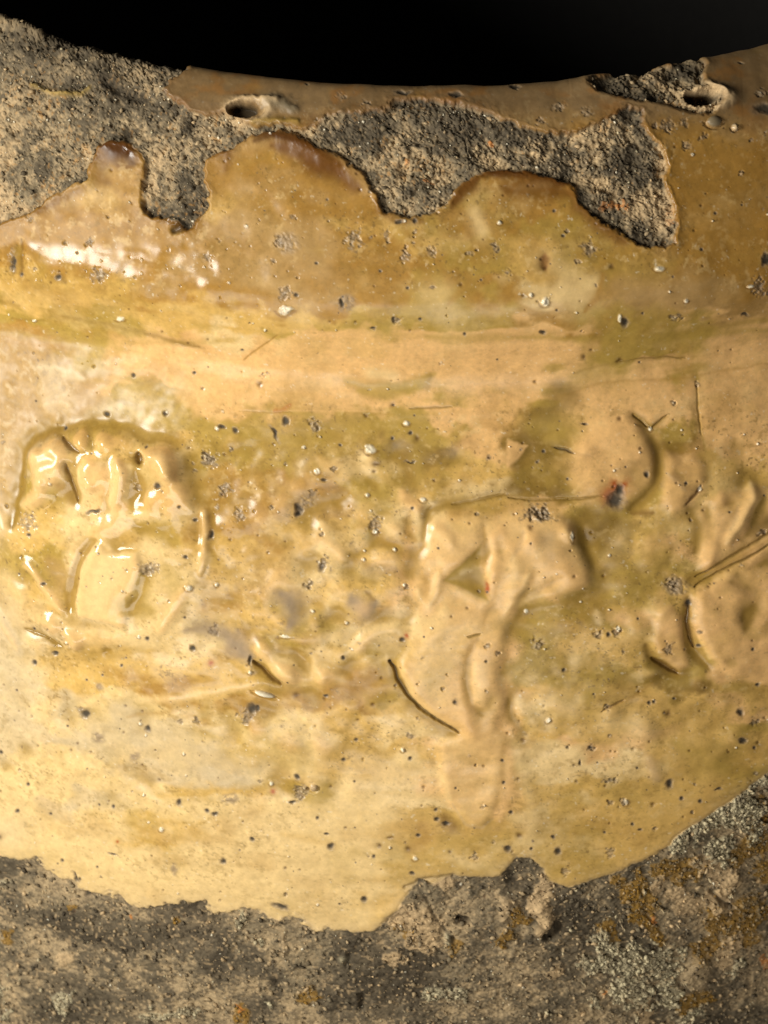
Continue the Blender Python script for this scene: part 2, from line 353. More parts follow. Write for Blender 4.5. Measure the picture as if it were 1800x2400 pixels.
kq = win(-90, 740, 330, 1260); mq = np.exp(-(np.clip(X[kq] - 20 - .55 * (1000 - np.abs(Y[kq] - 960) * 1.2 - 700), 0, 500) / 60) ** 2) * sm(760, 800, Y[kq] + 20 * n1[kq]) * sm(1260, 1100, Y[kq]) * sm(0, 1, .8 + .5 * n1[kq] + .3 * nf1[kq])
gq = fbm(U[kq], V[kq], 18, 4, 90, .7); kk = win(-90, 740, 520, 1040); mk_ = sm(520, 380, X[kk]) * sm(755, 790, Y[kk]) * sm(1040, 980, Y[kk]); rough[kk] += mk_ * (.36 - rough[kk]) ; relief[kk] += 1.2 * mk_ * fbm(U[kk], V[kk], 14, 2, 93)
relief[kq] += 5.0 * mq * gq; mix(kq, .55 * mq * sm(.1, .9, gq), 'W'); mix(kq, .5 * mq * sm(.1, .9, -gq), 'V'); rough[kq] += mq * (.55 - rough[kq])
# --- left medallion, a disc with petals above and a raised leaf below
E1 = PT([(40,1130),(75,1055),(130,1020),(190,1005),(270,1012),(340,1040),(400,1060),(430,1095),(455,1150),(486,1195),(488,1270),(475,1340),(470,1400),(430,1450),(395,1485),(330,1500),(270,1520),(180,1525),(110,1510),(45,1450),(20,1380),(15,1250)], 7, 60, None, dome=.6)
ST([(60,1080),(54,1130),(46,1180),(34,1230)], 15, -7, 'D', 1.0); ST([(62,1070),(85,1030),(150,1003)], 17, -7, 'D', .95); ST([(60,1070),(100,1030),(150,1010)], 8, 3, 'O', .4)
ST([(150,1020),(175,1040),(195,1055),(215,1058)], 9, -9, 'E', .5); ST([(200,1020),(205,1010)], 14, 7, 'O', .5); ST([(228,1018),(230,1050)], 8, -7, 'D', .7)
ST([(100,1060),(115,1085),(110,1110)], 24, 13, 'Y', .7); ST([(135,1050),(155,1060),(170,1075)], 21, 13, 'Y', .7); ST([(160,1090),(140,1115),(110,1130)], 28, 15, 'Y', .8); ST([(120,1130),(100,1170),(55,1180)], 14, 8, 'Y', .6); ST([(80,1160),(130,1165)], 12, 6, 'Y', .5)
ST([(172,1080),(180,1120),(190,1170)], 9, -9, 'E', .5); ST([(150,1130),(175,1150),(190,1180)], 18, -3, 'M', .9, ro=.4)
ST([(205,1045),(210,1025)], 16, 9, 'G', .4); ST([(250,1020),(262,1040)], 15, 10, 'G', .5); ST([(225,1085),(235,1115),(232,1135)], 34, 13, 'C', .7); ST([(210,1090),(215,1130),(235,1140)], 11, 7, 'Y', .4)
ST([(290,1080),(300,1110),(292,1140),(280,1180)], 16, 16, 'Y', .8); ST([(262,1100),(250,1170),(235,1200)], 16, 4, 'C', .6); ST([(330,1100),(340,1140),(320,1170)], 14, -5, 'M', .7)
ST([(335,1060),(340,1085)], 11, -13, 'E', .8); ST([(355,1060),(390,1062),(402,1090),(408,1115)], 20, 15, 'Y', .6); ST([(370,1075),(385,1100)], 22, 8, 'G', .3); ST([(345,1170),(420,1150),(400,1190)], 30, 5, 'C', .5)
ST([(400,1110),(425,1150),(450,1190)], 18, 6, 'Y', .4); ST([(335,1150),(345,1175)], 8, -5, 'E', .4)
ST([(482,1195),(487,1240),(482,1290),(472,1345)], 10, 9, 'Y', .7); ST([(470,1200),(470,1290)], 9, -4, 'O', .4); ST([(500,1200),(498,1290)], 12, -5, 'O', .4)
ST([(250,1215),(240,1240),(270,1230),(300,1180)], 18, 5, 'C', .7); ST([(300,1220),(360,1200),(370,1210)], 12, 4, 'Y', .5); ST([(330,1235),(400,1245),(420,1270)], 26, -4, 'L', .8); ST([(300,1218),(330,1215)], 5, -4, 'D', .5)
PT([(228,1268),(250,1262),(275,1285),(330,1290),(340,1330),(325,1380),(300,1420),(300,1470),(235,1450),(190,1440),(190,1390),(200,1330)], 9, 9, 'Y', .85, .5, ro=.15)
ST([(232,1262),(205,1295),(185,1345),(172,1400),(168,1425)], 9, -9, 'O', .7, warp=.4); ST([(205,1330),(195,1390),(192,1430)], 6, 3, 'Y', .5, warp=.3); ST([(245,1270),(262,1288),(290,1288)], 6, -6, 'O', .6, warp=.4)
ST([(120,1310),(150,1340),(150,1380)], 26, -2, 'M', .7, ro=.4); ST([(85,1330),(110,1370),(135,1400),(155,1425)], 10, 11, 'Y', .6); ST([(70,1310),(75,1330)], 12, 6, 'Y', .4); ST([(20,1350),(50,1390)], 22, 5, 'Y', .5)
ST([(120,1450),(135,1465)], 15, 11, 'Y', .6); ST([(165,1475),(185,1500),(183,1515)], 13, 13, 'Y', .7); ST([(65,1470),(110,1490),(150,1515)], 6, -8, 'D', .8, warp=.5); ST([(90,1510),(75,1500)], 16, 6, 'Y', .4)
ST([(350,1340),(330,1400),(300,1410),(360,1430)], 32, -3, 'L', .75); ST([(310,1405)], 14, -3, 'D', .5); ST([(440,1370),(400,1440),(380,1475)], 14, 5, 'Y', .7); ST([(395,1330),(420,1380)], 24, -1, 'L', .5); ST([(210,1495),(360,1490)], 22, 3, 'Y', .5)
ST([(-10,1430),(10,1465),(35,1500),(45,1530)], 9, 9, 'W', .6); ST([(-5,1190),(10,1230),(12,1250)], 14, 8, 'W', .5)
ST([(252,1520),(256,1528)], 12, -9, 'O', .8, p=3, warp=.2); ST([(273,1475)], 5, -3, 'O', .7); ST([(297,1466)], 5, -3, 'B', .6)

kk = win(10, 990, 500, 1540); mk_ = np.exp(-np.hypot((X[kk] - 250) / 240, (Y[kk] - 1250) / 270) ** 6); rough[kk] += .8 * mk_ * (.11 - rough[kk])
kk = win(0, 960, 520, 1360); yq = Y[kk] + 8 * n2[kk] + 60 * ((X[kk] - 230) / 230) ** 2 * -1
relief[kk] += 17 * sm(985, 1045, yq + 60 * ((X[kk] - 230) / 230) ** 2 * .2) * np.exp(-(np.clip(yq - 1040, 0, 999) / 125) ** 2) * sm(40, 110, X[kk] + 6 * n1[kk]) * sm(470, 400, X[kk] + 6 * n1[kk])
# --- small worn medallion left of the middle
PT([(748,1220),(800,1180),(900,1165),(960,1190),(975,1260),(960,1330),(930,1400),(870,1440),(800,1410),(760,1340)], 5, 40, None)
ST([(752,1225),(765,1260),(790,1290),(810,1310)], 16, 6, 'Y', .75); ST([(830,1150),(900,1160),(950,1150)], 34, 4, 'L', .3); ST([(940,1150),(955,1170),(985,1190)], 16, 8, 'C', .6); ST([(975,1190),(985,1240),(980,1280)], 11, 9, 'Y', .6)
ST([(960,1200),(955,1245),(975,1265)], 8, -6, 'O', .6); ST([(905,1215),(930,1240)], 14, 6, 'Y', .5); ST([(880,1230),(890,1270),(930,1275)], 15, -7, 'O', .65); ST([(890,1310),(920,1310)], 16, 6, 'Y', .5); ST([(930,1290),(965,1300),(950,1350)], 20, -4, 'O', .5)
ST([(1010,1190),(1000,1225),(990,1275),(995,1290)], 8, -9, 'D', .75); ST([(800,1330),(870,1350)], 26, -2, 'L', .5); ST([(660,1360),(700,1365)], 16, 3, 'Y', .5); ST([(640,1300),(700,1290)], 30, 0, 'O', .4)
ST([(850,1500),(880,1475),(925,1470)], 17, 8, 'Y', .8); ST([(800,1540),(840,1520)], 16, 7, 'Y', .7); ST([(740,1540),(745,1570),(760,1590)], 13, 6, 'Y', .5); ST([(870,1530),(920,1540),(900,1580)], 26, -3, 'L', .7)
ST([(905,1535),(915,1560),(912,1580)], 8, 5, 'Y', .5); ST([(830,1580),(900,1600),(800,1630)], 30, -1, 'O', .55); ST([(760,1570),(800,1590)], 14, 4, 'Y', .4)
ST([(610,1520),(635,1535),(660,1560),(690,1590)], 19, 9, 'Y', .85); ST([(660,1570),(700,1585)], 18, 7, 'Y', .6); ST([(592,1548),(620,1575),(645,1595),(660,1606)], 7, -12, 'E', .8, warp=.3); ST([(690,1520),(720,1550)], 9, -6, 'O', .7); ST([(600,1500),(640,1520)], 10, 3, 'L', .4)
ST([(780,1400),(770,1430)], 14, 3, 'Y', .5); ST([(660,1390),(690,1430),(680,1460)], 26, -1, 'V', .95, warp=1.5, ro=.5); ST([(820,1400),(850,1430),(880,1410)], 24, -1, 'V', .95, warp=1.5, ro=.5); ST([(855,1385),(880,1405)], 6, -4, 'E', .6)
ST([(480,1200),(560,1250),(640,1330)], 60, 3, 'O', .3); ST([(430,1280),(600,1270)], 10, 2, 'G', .4)
ST([(740,1680),(750,1800),(730,1900)], 26, 3, 'Y', .5)
ST([(445,1470),(520,1480),(560,1520),(590,1545)], 24, -1, 'V', .9, warp=1.8, ro=.5)

# --- main figure in the middle: head-like block, curled leaf and a hanging tongue
PT([(1004,1222),(1030,1205),(1070,1196),(1120,1200),(1160,1212),(1215,1195),(1290,1200),(1340,1225),(1352,1260),(1370,1290),(1385,1330),(1380,1370),(1330,1395),(1270,1410),(1215,1430),(1190,1460),(1180,1500),(1165,1560),(1180,1640),(1160,1700),(1110,1712),(1060,1700),(1010,1680),(965,1640),(930,1590),(925,1560),(955,1520),(970,1440),(975,1400),(985,1330),(992,1260)], 12, 32, 'H', .55, .7, dome=.3)
ST([(1020,1180),(1120,1162),(1200,1160),(1260,1150)], 8, -2, 'D', .5); ST([(1000,1195),(1060,1182),(1130,1172),(1190,1160)], 5, -3, 'D', .75, warp=.4); ST([(1060,1205),(1100,1195)], 14, 0, 'O', .5)
ST([(1135,1230),(1140,1290),(1130,1330),(1140,1370)], 7, -8, 'O', .55); ST([(1155,1250),(1160,1300),(1150,1350),(1150,1390)], 10, 6, 'C', .5); ST([(1170,1240),(1200,1290),(1250,1260),(1240,1240)], 18, 5, 'C', .5)
ST([(1225,1240),(1215,1280),(1195,1310)], 7, -7, 'V', .5); ST([(1170,1290)], 12, -5, 'L', .5); ST([(1200,1300),(1210,1340),(1195,1400)], 14, 6, 'Y', .4); ST([(1240,1340),(1215,1390),(1185,1430)], 8, 8, 'Y', .5)
ST([(1320,1240),(1335,1255),(1338,1270)], 12, 13, 'Y', .55); ST([(1280,1260),(1290,1310)], 20, -5, 'V', .4); ST([(1300,1320),(1350,1350)], 30, 4, 'C', .4); ST([(1365,1240),(1378,1290),(1395,1330)], 12, -5, 'D', .7)
PT([(1085,1310),(1125,1275),(1122,1330),(1130,1350),(1140,1405),(1120,1400),(1080,1375),(1040,1360)], -7, 10, 'L', .9, .5); ST([(1100,1350),(1125,1380)], 14, -2, 'D', .5, warp=1); ST([(1080,1345),(1105,1335)], 8, 2, 'W', .5)
ST([(1140,1365),(1142,1385)], 5, -3, 'R', .9, warp=.3); ST([(1070,1380),(1120,1400),(1140,1412)], 5, 4, 'Y', .4)
ST([(1010,1230),(1040,1250),(1055,1270)], 14, 6, 'Y', .5); ST([(1000,1350),(1005,1385)], 16, -6, 'O', .55, warp=.4); ST([(1030,1340),(1022,1380),(1005,1420)], 10, 9, 'Y', .6); ST([(980,1380),(985,1410)], 8, 5, 'Y', .4)
ST([(1045,1420),(1050,1460),(1010,1490),(985,1520)], 16, 6, 'Y', .45); ST([(990,1380),(975,1430)], 8, -4, 'D', .3); ST([(1060,1450),(1110,1440)], 24, -3, 'C', .4); ST([(1195,1400),(1240,1395),(1310,1350)], 8, -4, 'O', .4)
ST([(920,1550),(928,1575),(945,1605),(970,1640),(1000,1670),(1035,1693),(1070,1713)], 9, -14, 'E', .4, 2.0, True, .5)  # groove below the curled leaf, its thin shadow put into the colour
ST([(945,1560),(965,1600),(990,1635),(1030,1670)], 16, 8, 'Y', .4, warp=.3); ST([(985,1600)], 26, 7, 'Y', .4); ST([(1070,1620),(1050,1670)], 30, 3, 'C', .4); ST([(1090,1660),(1100,1705)], 16, 8, 'C', .6); ST([(1065,1630),(1068,1645)], 6, -3, 'E', .6)
ST([(1120,1490),(1100,1530),(1095,1590),(1100,1640),(1130,1670)], 8, -8, 'O', .4, warp=.4); ST([(1125,1560),(1130,1620)], 18, 5, 'Y', .5); ST([(1150,1640),(1140,1660)], 14, -4, 'L', .4)
ST([(1190,1640),(1205,1690),(1230,1720)], 11, -5, 'D', .6); ST([(1090,1720),(1140,1730)], 30, 3, 'C', .6)
PT([(1028,1740),(1080,1715),(1150,1700),(1185,1720),(1186,1780),(1178,1850),(1160,1900),(1135,1930),(1105,1938),(1075,1915),(1050,1870),(1035,1800)], 8, 22, 'H', .55, .5, dome=-.5)
ST([(1180,1740),(1178,1820),(1160,1890)], 9, -4, 'O', .4, warp=.3); ST([(1196,1760),(1192,1850),(1170,1920)], 12, 4, 'C', .5, warp=.3); ST([(1060,1880),(1090,1930),(1130,1938),(1155,1915)], 4, -4, 'P', .6, warp=.3); ST([(1040,1800),(1055,1870)], 9, 3, 'Y', .5, warp=.3)
ST([(1130,1470),(1135,1440),(1160,1415)], 6, -3, 'O', .4); ST([(1095,1490),(1125,1480)], 3, -2, 'D', .9, warp=.2)

# --- round boss, upper right
PT([(1370,1010),(1430,985),(1490,985),(1530,1010),(1545,1060),(1540,1120),(1500,1160),(1450,1180),(1380,1185),(1345,1150),(1340,1080)], 7, 50, 'C', .5, .5, dome=.5)
ST([(1480,970),(1500,985),(1515,1015),(1535,1050),(1545,1090),(1538,1130),(1515,1165),(1480,1190)], 13, -9, 'D', .8, warp=.4); ST([(1545,1070),(1548,1110)], 9, -4, 'N', .3)
ST([(1478,968),(1510,990),(1520,1000)], 5, -3, 'D', .8); ST([(1520,1000),(1545,985),(1562,968)], 5, -3, 'D', .8); ST([(1480,990),(1500,998)], 4, -2, 'D', .7)
PT([(1560,1060),(1620,1065),(1650,1090),(1650,1150),(1610,1190),(1570,1200),(1545,1180),(1555,1110)], 8, 22, 'C', .6); ST([(1560,1110),(1585,1135),(1600,1150)], 6, 4, 'P', .6); ST([(1580,1100),(1600,1120)], 5, -4, 'L', .4)
ST([(1190,1168),(1260,1172),(1340,1168),(1400,1163),(1420,1160)], 5, -3, 'D', .7, warp=.4); ST([(1010,1200),(1100,1180)], 6, -2, 'D', .6); ST([(1640,1135),(1625,1160),(1600,1185)], 8, -5, 'E', .6)
ST([(1590,1060),(1640,1055),(1655,1045)], 5, -2, 'O', .5); ST([(1480,1200),(1530,1200)], 8, -4, 'B', .8); ST([(1380,1200),(1400,1260),(1420,1220),(1470,1230)], 40, -4, 'D', .5)
# --- relief at the right edge
PT([(1650,1170),(1700,1150),(1760,1140),(1860,1150),(1860,1280),(1780,1310),(1700,1350),(1640,1340),(1640,1260)], 8, 24, 'C', .5)
ST([(1660,1180),(1655,1220),(1665,1260)], 12, -8, 'L', .7); ST([(1685,1150),(1690,1180)], 10, 5, 'C', .5); ST([(1700,1180),(1715,1175)], 10, -6, 'O', .5); ST([(1755,1130),(1760,1170),(1735,1220),(1700,1270)], 12, 12, 'Y', .6); ST([(1725,1190),(1720,1220),(1710,1240)], 6, -6, 'V', .4)
ST([(1790,1160),(1760,1230)], 12, -6, 'L', .8); ST([(1640,1200),(1670,1270),(1660,1320)], 14, 6, 'C', .5); ST([(1610,1190),(1640,1230),(1630,1290)], 14, -4, 'D', .5)
ST([(1540,1250),(1520,1300),(1560,1290)], 40, 6, 'G', .5); ST([(1460,1250),(1430,1310)], 20, 5, 'Y', .4)
ST([(1818,1235),(1760,1272),(1700,1312),(1640,1350),(1610,1365)], 8, -8, 'D', .8, warp=.3); ST([(1818,1262),(1760,1295),(1700,1330),(1650,1355),(1625,1375)], 5, -6, 'D', .85, warp=.3); ST([(1818,1250),(1760,1284),(1700,1321),(1640,1352)], 4, 5, 'O', .5, warp=.2)
ST([(1750,1250),(1790,1225),(1820,1210)], 20, -5, 'D', .7)
PT([(1630,1390),(1680,1355),(1740,1330),(1860,1320),(1860,1620),(1790,1600),(1720,1575),(1660,1540),(1630,1480)], 11, 14, 'C', .6, .5)
ST([(1612,1400),(1608,1440),(1610,1480),(1625,1520),(1645,1545),(1665,1570)], 9, -11, 'D', .8, warp=.4); ST([(1735,1450),(1745,1430),(1760,1425),(1740,1470)], 18, -7, 'D', .85, warp=.4); ST([(1710,1360),(1740,1370),(1725,1340)], 14, -5, 'D', .5)
ST([(1700,1545),(1720,1550)], 12, -5, 'L', .6); ST([(1660,1560),(1690,1590)], 7, 4, 'C', .5)
PT([(1540,1430),(1570,1415),(1600,1450),(1610,1520),(1615,1560),(1590,1575),(1550,1545),(1530,1500)], 8, 14, 'C', .55, .5); ST([(1530,1425),(1545,1430)], 20, 5, 'Y', .4)
ST([(1512,1510),(1530,1545),(1560,1565),(1590,1582)], 10, -12, 'E', .8, warp=.3); ST([(1570,1600),(1610,1600)], 16, -3, 'L', .6); ST([(1590,1575),(1620,1580)], 8, -4, 'D', .5)
ST([(1450,1280),(1420,1340),(1390,1390),(1400,1460)], 30, -3, 'D', .45); ST([(1400,1430),(1410,1460)], 12, 5, 'Y', .5); ST([(1470,1430),(1490,1460)], 18, 4, 'G', .5)
ST([(1440,1600),(1480,1620),(1420,1640)], 30, -2, 'D', .45); ST([(1410,1665),(1440,1652),(1480,1635),(1530,1600)], 4, -3, 'O', .6, warp=.4)
ST([(1300,1640),(1340,1660)], 22, 4, 'Y', .6); ST([(1430,1690),(1500,1700)], 30, 3, 'Y', .5); ST([(1220,1650),(1250,1690)], 14, 4, 'Y', .5); ST([(1230,1690),(1260,1660)], 12, -3, 'L', .5)
ST([(1350,1550),(1370,1540)], 14, 3, 'Y', .4); ST([(1520,1780),(1535,1820)], 14, 4, 'P', .6); ST([(1600,1700),(1650,1800)], 50, 0, 'G', .4); ST([(1640,1800),(1720,1770)], 30, -2, 'L', .5)
ST([(1215,1760),(1250,1900),(1240,2000)], 14, 2, 'Y', .4); ST([(1580,1740),(1620,1760),(1700,1745)], 20, -1, 'L', .6)
ST([(700,1960),(780,1980),(660,1950)], 12, -1, 'G', .6); ST([(640,2050),(720,2030),(900,2040)], 30, 1, 'Y', .5); ST([(690,1850),(730,1870),(770,1840)], 30, -2, 'L', .55); ST([(820,1830),(880,1900),(800,1920)], 60, 2, 'Y', .6)
ST([(860,1810),(960,1820)], 24, 0, 'G', .5); ST([(985,1930),(1000,1960),(960,1990)], 18, -1, 'O', .5); ST([(1040,1920),(1060,1935)], 14, -3, 'B', .6)
ST([(560,1640),(700,1640),(600,1660)], 22, 0, 'O', .5); ST([(300,1590),(500,1600)], 16, 0, 'O', .4); ST([(320,1640),(450,1630),(600,1600)], 10, 2, 'Y', .6); ST([(300,1680),(420,1660)], 6, -1, 'O', .5)

# throwing marks and slow unevenness of the glaze
mix(ALL, 0.75 * sm(340, 240, Y), lin((104, 84, 60))); rough += .2 * sm(340, 240, Y); mix(ALL, 0.5 * sm(360, 260, Y) * sm(.1, .8, wvk), lin((140, 92, 36)))  # brown lip glaze, darkened further to stand in for shade
def soften(a, n, axes=(0, 1)):
    for ax in axes:
        c_ = np.cumsum(a, axis=ax, dtype=np.float64); L_ = a.shape[ax]
        a = ((np.take(c_, np.clip(np.arange(L_) + n, 0, L_ - 1), ax) - np.take(c_, np.clip(np.arange(L_) - n - 1, 0, L_ - 1), ax)) / (2 * n + 1)).astype(np.float32)
    return a
lm = sm(420, 640, X) * sm(930, 1080, Y) * sm(1950, 1700, Y) + .5 * sm(1540, 1640, Y) * sm(2050, 1800, Y) * sm(520, 400, X) + .3 * sm(420, 480, Y) * sm(760, 700, Y)
relief += np.clip(lm, 0, 1) * (7.5 * fbm(U, V, 95, 4, 95, .5) + 5.5 * sm(1000, 880, X) * fbm(U, V, 55, 3, 85, .5))
s1_ = soften(soften(soften(relief, 2), 2), 2); s2_ = soften(soften(soften(relief, 3), 3), 3); wl = sm(620, 480, X)
relief = 1.08 * (.35 * s1_ * wl + s2_ * (1 - .35 * wl)) + 0.05 * relief; relief *= 1 - .25 * sm(780, 950, X); del s1_, s2_
relief += 0.18 * lat + 0.8 * lat2 + 2.6 * fbm(U, V, 130, 3, 40) + 0.3 * fbm(U, V, 34, 2, 41)
# glaze gathers in hollows, thins out on ridges: its true colour follows its thickness
blur = relief.copy()
for ax in (0, 1):
    cs = np.cumsum(blur, axis=ax, dtype=np.float64); n_ = 22
    a_ = np.take(cs, np.clip(np.arange(blur.shape[ax]) + n_, 0, blur.shape[ax] - 1), ax); b_ = np.take(cs, np.clip(np.arange(blur.shape[ax]) - n_, 0, blur.shape[ax] - 1), ax)
    blur = ((a_ - b_) / (2 * n_)).astype(np.float32)
hol = (blur - relief)
mix(ALL, 0.68 * sm(0.3, 5, hol + .8 * mot), lin((150, 118, 52))); mix(ALL, 0.45 * sm(0.5, 6, -hol) * sm(850, 980, Y), 'C')
del cs, a_, b_

for p_, r, c_, w_ in [([(258,345),(285,345),(310,362)],15,'E',.9),([(245,375),(235,420),(260,430)],16,'B',.5),([(600,322),(650,316),(700,326),(750,356),(800,392)],9,'E',.75),([(660,350),(720,365),(790,400),(840,440)],19,'B',.75),([(500,352),(530,358)],13,'B',.6),
    ([(1130,415),(1160,403),(1210,400),(1270,412),(1325,428)],12,'E',.85),([(1060,478),(1085,445),(1120,425)],13,'B',.8),([(1335,445),(1350,480),(1400,522),(1460,565)],14,'B',.6),([(1180,440),(1250,430),(1320,450)],20,'B',.6),([(880,470),(895,500),(930,520),(990,520)],9,'B',.5),
    ([(90,500),(160,460),(205,440)],9,'B',.45),([(345,500),(400,522),(440,540),(480,500)],7,'E',.5)]:
    stroke(p_, r * 1.25, 0, c_, w_, ro=.2 if c_ == 'E' else None)
# ------------------------------------------------------------------ bare clay
clay = np.zeros_like(alb); clay[:] = PL['T']
c1 = fbm(U, V, 120, 5, 50, 0.62); c2 = fbm(U, V, 30, 4, 51, 0.7); c3 = fbm(U, V, 9, 3, 52, 0.7); c4 = fbm(U, V, 70, 4, 53)
def cm(m, c): 
    global clay
    clay = clay * (1 - m[..., None]) + (PL[c] if isinstance(c, str) else c) * m[..., None]
cm(0.75 * sm(-0.5, 0.5, c1 + 0.5 * c2), 'A'); cm(0.55 * sm(0.0, 0.8, c3 + .3 * gr), 'S'); cm(0.35 * sm(0.4, 1.0, -c3), 'P')
CLAYB = np.zeros((H, W), np.float32)       # how much dark growth sits where
def cst(pts, r, v, warp=2.0):
    if len(pts) == 1: pts = [pts[0], (pts[0][0] + 1, pts[0][1])]
    k = win(*bb(pts, r * 2 + 40))
    if k is None: return None, None
    x = X[k] + warp * (8 * n1[k] + 3 * nf1[k]); y = Y[k] + warp * (8 * n2[k] + 3 * nf2[k]); b = np.full(x.shape, 1e9, np.float32)
    for q in range(len(pts) - 1): b = np.minimum(b, seg_d(x, y, *pts[q], *pts[q + 1])[0])
    m = np.exp(-(b / r) ** 2)
    if v: CLAYB[k] += v * m
    return k, m
for p_, r, v in [([(0,2030),(85,2035)],30,1.3),([(-40,2060)],40,1),([(30,2110),(60,2120)],28,.6),([(110,2155),(160,2150),(150,2190)],34,1.3),([(230,2170)],30,.8),([(370,2120),(480,2125),(500,2170),(420,2190),(370,2180)],34,1.3),
   ([(220,2210),(300,2215),(270,2240)],28,1.2),([(510,2250),(500,2280)],32,1.2),([(60,2280),(160,2300)],40,.6),([(170,2300),(200,2340)],40,.5),([(100,2370),(150,2385)],50,1.2),([(240,2350),(330,2330),(360,2300)],40,.6),([(550,2200),(590,2260)],40,.6),
   ([(650,2300),(660,2330),(600,2360)],34,1.1),([(840,2220),(880,2260),(850,2320),(950,2300),(900,2340)],60,1.2),([(770,2340),(760,2400)],40,.9),([(1000,2230),(980,2260),(1000,2310)],50,1.1),([(1110,2210),(1130,2260)],34,.8),
   ([(1190,2045),(1210,2080),(1250,2090)],30,1.4),([(1330,2110),(1320,2150),(1350,2140)],34,1.1),([(1480,2040),(1500,2070)],24,.9),([(1450,2120),(1480,2170),(1350,2200)],50,.6),([(1600,2180),(1630,2200)],28,1.0),([(1560,2270),(1540,2300)],24,.7),
   ([(1690,2290),(1700,2320)],40,.9),([(1780,2120),(1800,2180)],30,1),([(1640,2370),(1700,2400)],50,.8),([(1540,2340),(1530,2380)],20,1),([(1250,2230),(1320,2260),(1230,2330)],60,.5),
   ([(1050,2330),(1150,2380)],60,.3),([(40,2060),(180,2100),(150,2110)],34,-1),([(120,2215),(150,2210)],28,-.9),([(640,2180),(760,2210),(700,2260)],50,-.9),([(700,2330),(710,2390)],34,-1),([(560,2180),(600,2160)],20,-.6),
   ([(1080,2120),(1150,2130)],60,-.2),([(1000,2120),(940,2120)],40,-1.2),([(1520,2100),(1640,2120),(1680,2100)],50,-.9),([(1060,2270),(1100,2280)],30,-1),([(1700,2220),(1720,2260)],26,-1),
   ([(60,60),(300,110),(440,150)],40,.7),([(250,180),(330,230)],26,1.4),([(130,190),(200,200)],24,.5),([(450,290),(440,300)],18,1.2),([(300,315)],14,1.6),([(50,360)],9,1.2),([(100,400)],20,.7),([(430,420),(470,470),(430,530),(360,500)],16,1.2),([(0,330),(100,450),(30,480)],60,-.4),
   ([(280,230),(420,270)],30,.4),([(800,300),(930,290),(1000,330)],50,.7),([(930,245),(1010,250)],20,1.2),([(1050,300),(1120,300)],36,.5),([(850,330)],18,1.2),([(960,480),(1000,500),(1100,400)],30,-.2),([(940,370),(1000,370),(1050,390)],34,-.9),([(1080,380),(1130,380)],24,-1.1),
   ([(1160,300),(1300,330),(1330,400)],30,.7),([(1470,280),(1460,270)],24,.8),([(1480,370),(1430,400)],22,1),([(1450,460),(1500,500),(1490,440)],34,.6),([(1480,350)],40,-.3),([(1400,440)],24,-1.2),([(1520,300),(1540,400)],20,-.3),([(1400,195),(1500,215)],34,.7),([(1600,170),(1640,160)],24,1.6)]:
    cst(p_, r, v)
dark = sm(-0.25, 0.5, 0.85 * CLAYB + 0.5 * c1 + 0.5 * c2 + 0.35 * c3)
cm(0.80 * dark, 'S'); cm(0.65 * sm(0.5, 1.2, 0.8 * CLAYB + 0.4 * c1 + 0.5 * c2 + 0.25 * c3), 'N')
lx = sm(1150, 1500, X + 80 * c4) * sm(1700, 1850, Y) ; hy = np.zeros_like(hgt)
GM = {}
def growth(pts, r, c, thr, h, n, w=.9):
    k, m = cst(pts, r, 0)
    if k is None: return
    t = w * sm(thr, thr + .35, m * 1.5 + 0.55 * n[k] - 0.3); clay[k] = clay[k] * (1 - t[..., None]) + (PL[c] if isinstance(c, str) else c) * t[..., None]; hy[k] += h * t
    GM.setdefault(c if isinstance(c, str) else 'o', np.zeros((H, W), np.float32))[k] += t
for p_, r in [([(1500,2080),(1520,2130)],40),([(1560,2030),(1630,2030)],36),([(1500,2150),(1540,2190)],26),([(1690,2150),(1750,2140),(1760,2190)],44),([(1660,2210),(1640,2230)],30),([(1740,2000),(1790,1980)],36),([(1760,1920),(1800,1900)],30),([(1440,2060),(1480,2100)],24),
    ([(1600,2350),(1650,2340)],30),([(1790,2050)],30),([(1420,2170)],30),([(930,2170),(960,2180)],16),([(185,2130)],12),([(400,2160)],10),([(5,2195)],12),([(1050,2220),(1060,2210)],18),([(1185,2200)],24),([(560,2380)],24),([(1210,2150)],30),([(720,2340)],20)]:
    growth(p_, r, 'Q', .25, 3, c2, .85)
for p_, r in [([(1590,2100),(1640,2130),(1690,2110)],24),([(1560,2060),(1550,2080)],16),([(1720,2200),(1700,2240)],26),([(1290,2100),(1265,2110)],16),([(1300,2275)],22),([(1500,2350),(1510,2400)],20),([(940,2140),(1000,2170),(990,2200)],34),([(1030,2020),(1020,2050),(1040,2070)],26),([(1270,2140),(1290,2050)],18),([(1655,2020),(1700,2060)],30),([(150,2250)],14),([(930,2250)],16)]:
    growth(p_, r, 'P', .15, 4, c2, .9)
bub = 0.6 * fbm(U, V, 16, 2, 60) + 0.7 * fbm(U, V, 7, 1, 61)
for p_, r in [([(1590,1970),(1640,1940),(1720,1890),(1790,1830)],22),([(1740,1880),(1760,1910)],28),([(1690,1980),(1680,2000)],28),([(1760,1960),(1775,1940)],18),([(1530,2250),(1560,2280),(1570,2320)],34),([(1590,2240)],14),([(1470,2300),(1450,2320)],26),([(1620,2380),(1600,2400)],26),
    ([(1380,2270),(1430,2260)],24),([(1720,1920),(1770,1900)],20),([(1740,2260),(1720,2280)],12),([(150,2340),(140,2350)],16),([(25,2370)],12),([(5,2330)],10),([(1390,2340)],12),([(1000,2330),(1090,2340)],14),([(1405,2200),(1450,2240)],20),([(340,2385),(460,2380)],10),([(0,2080)],14),([(570,2155)],16),([(630,2355)],10),([(620,2220)],8),([(1480,2250),(1500,2330)],40)]:
    growth(p_, r, 'Z', .30, 7, bub, .85)
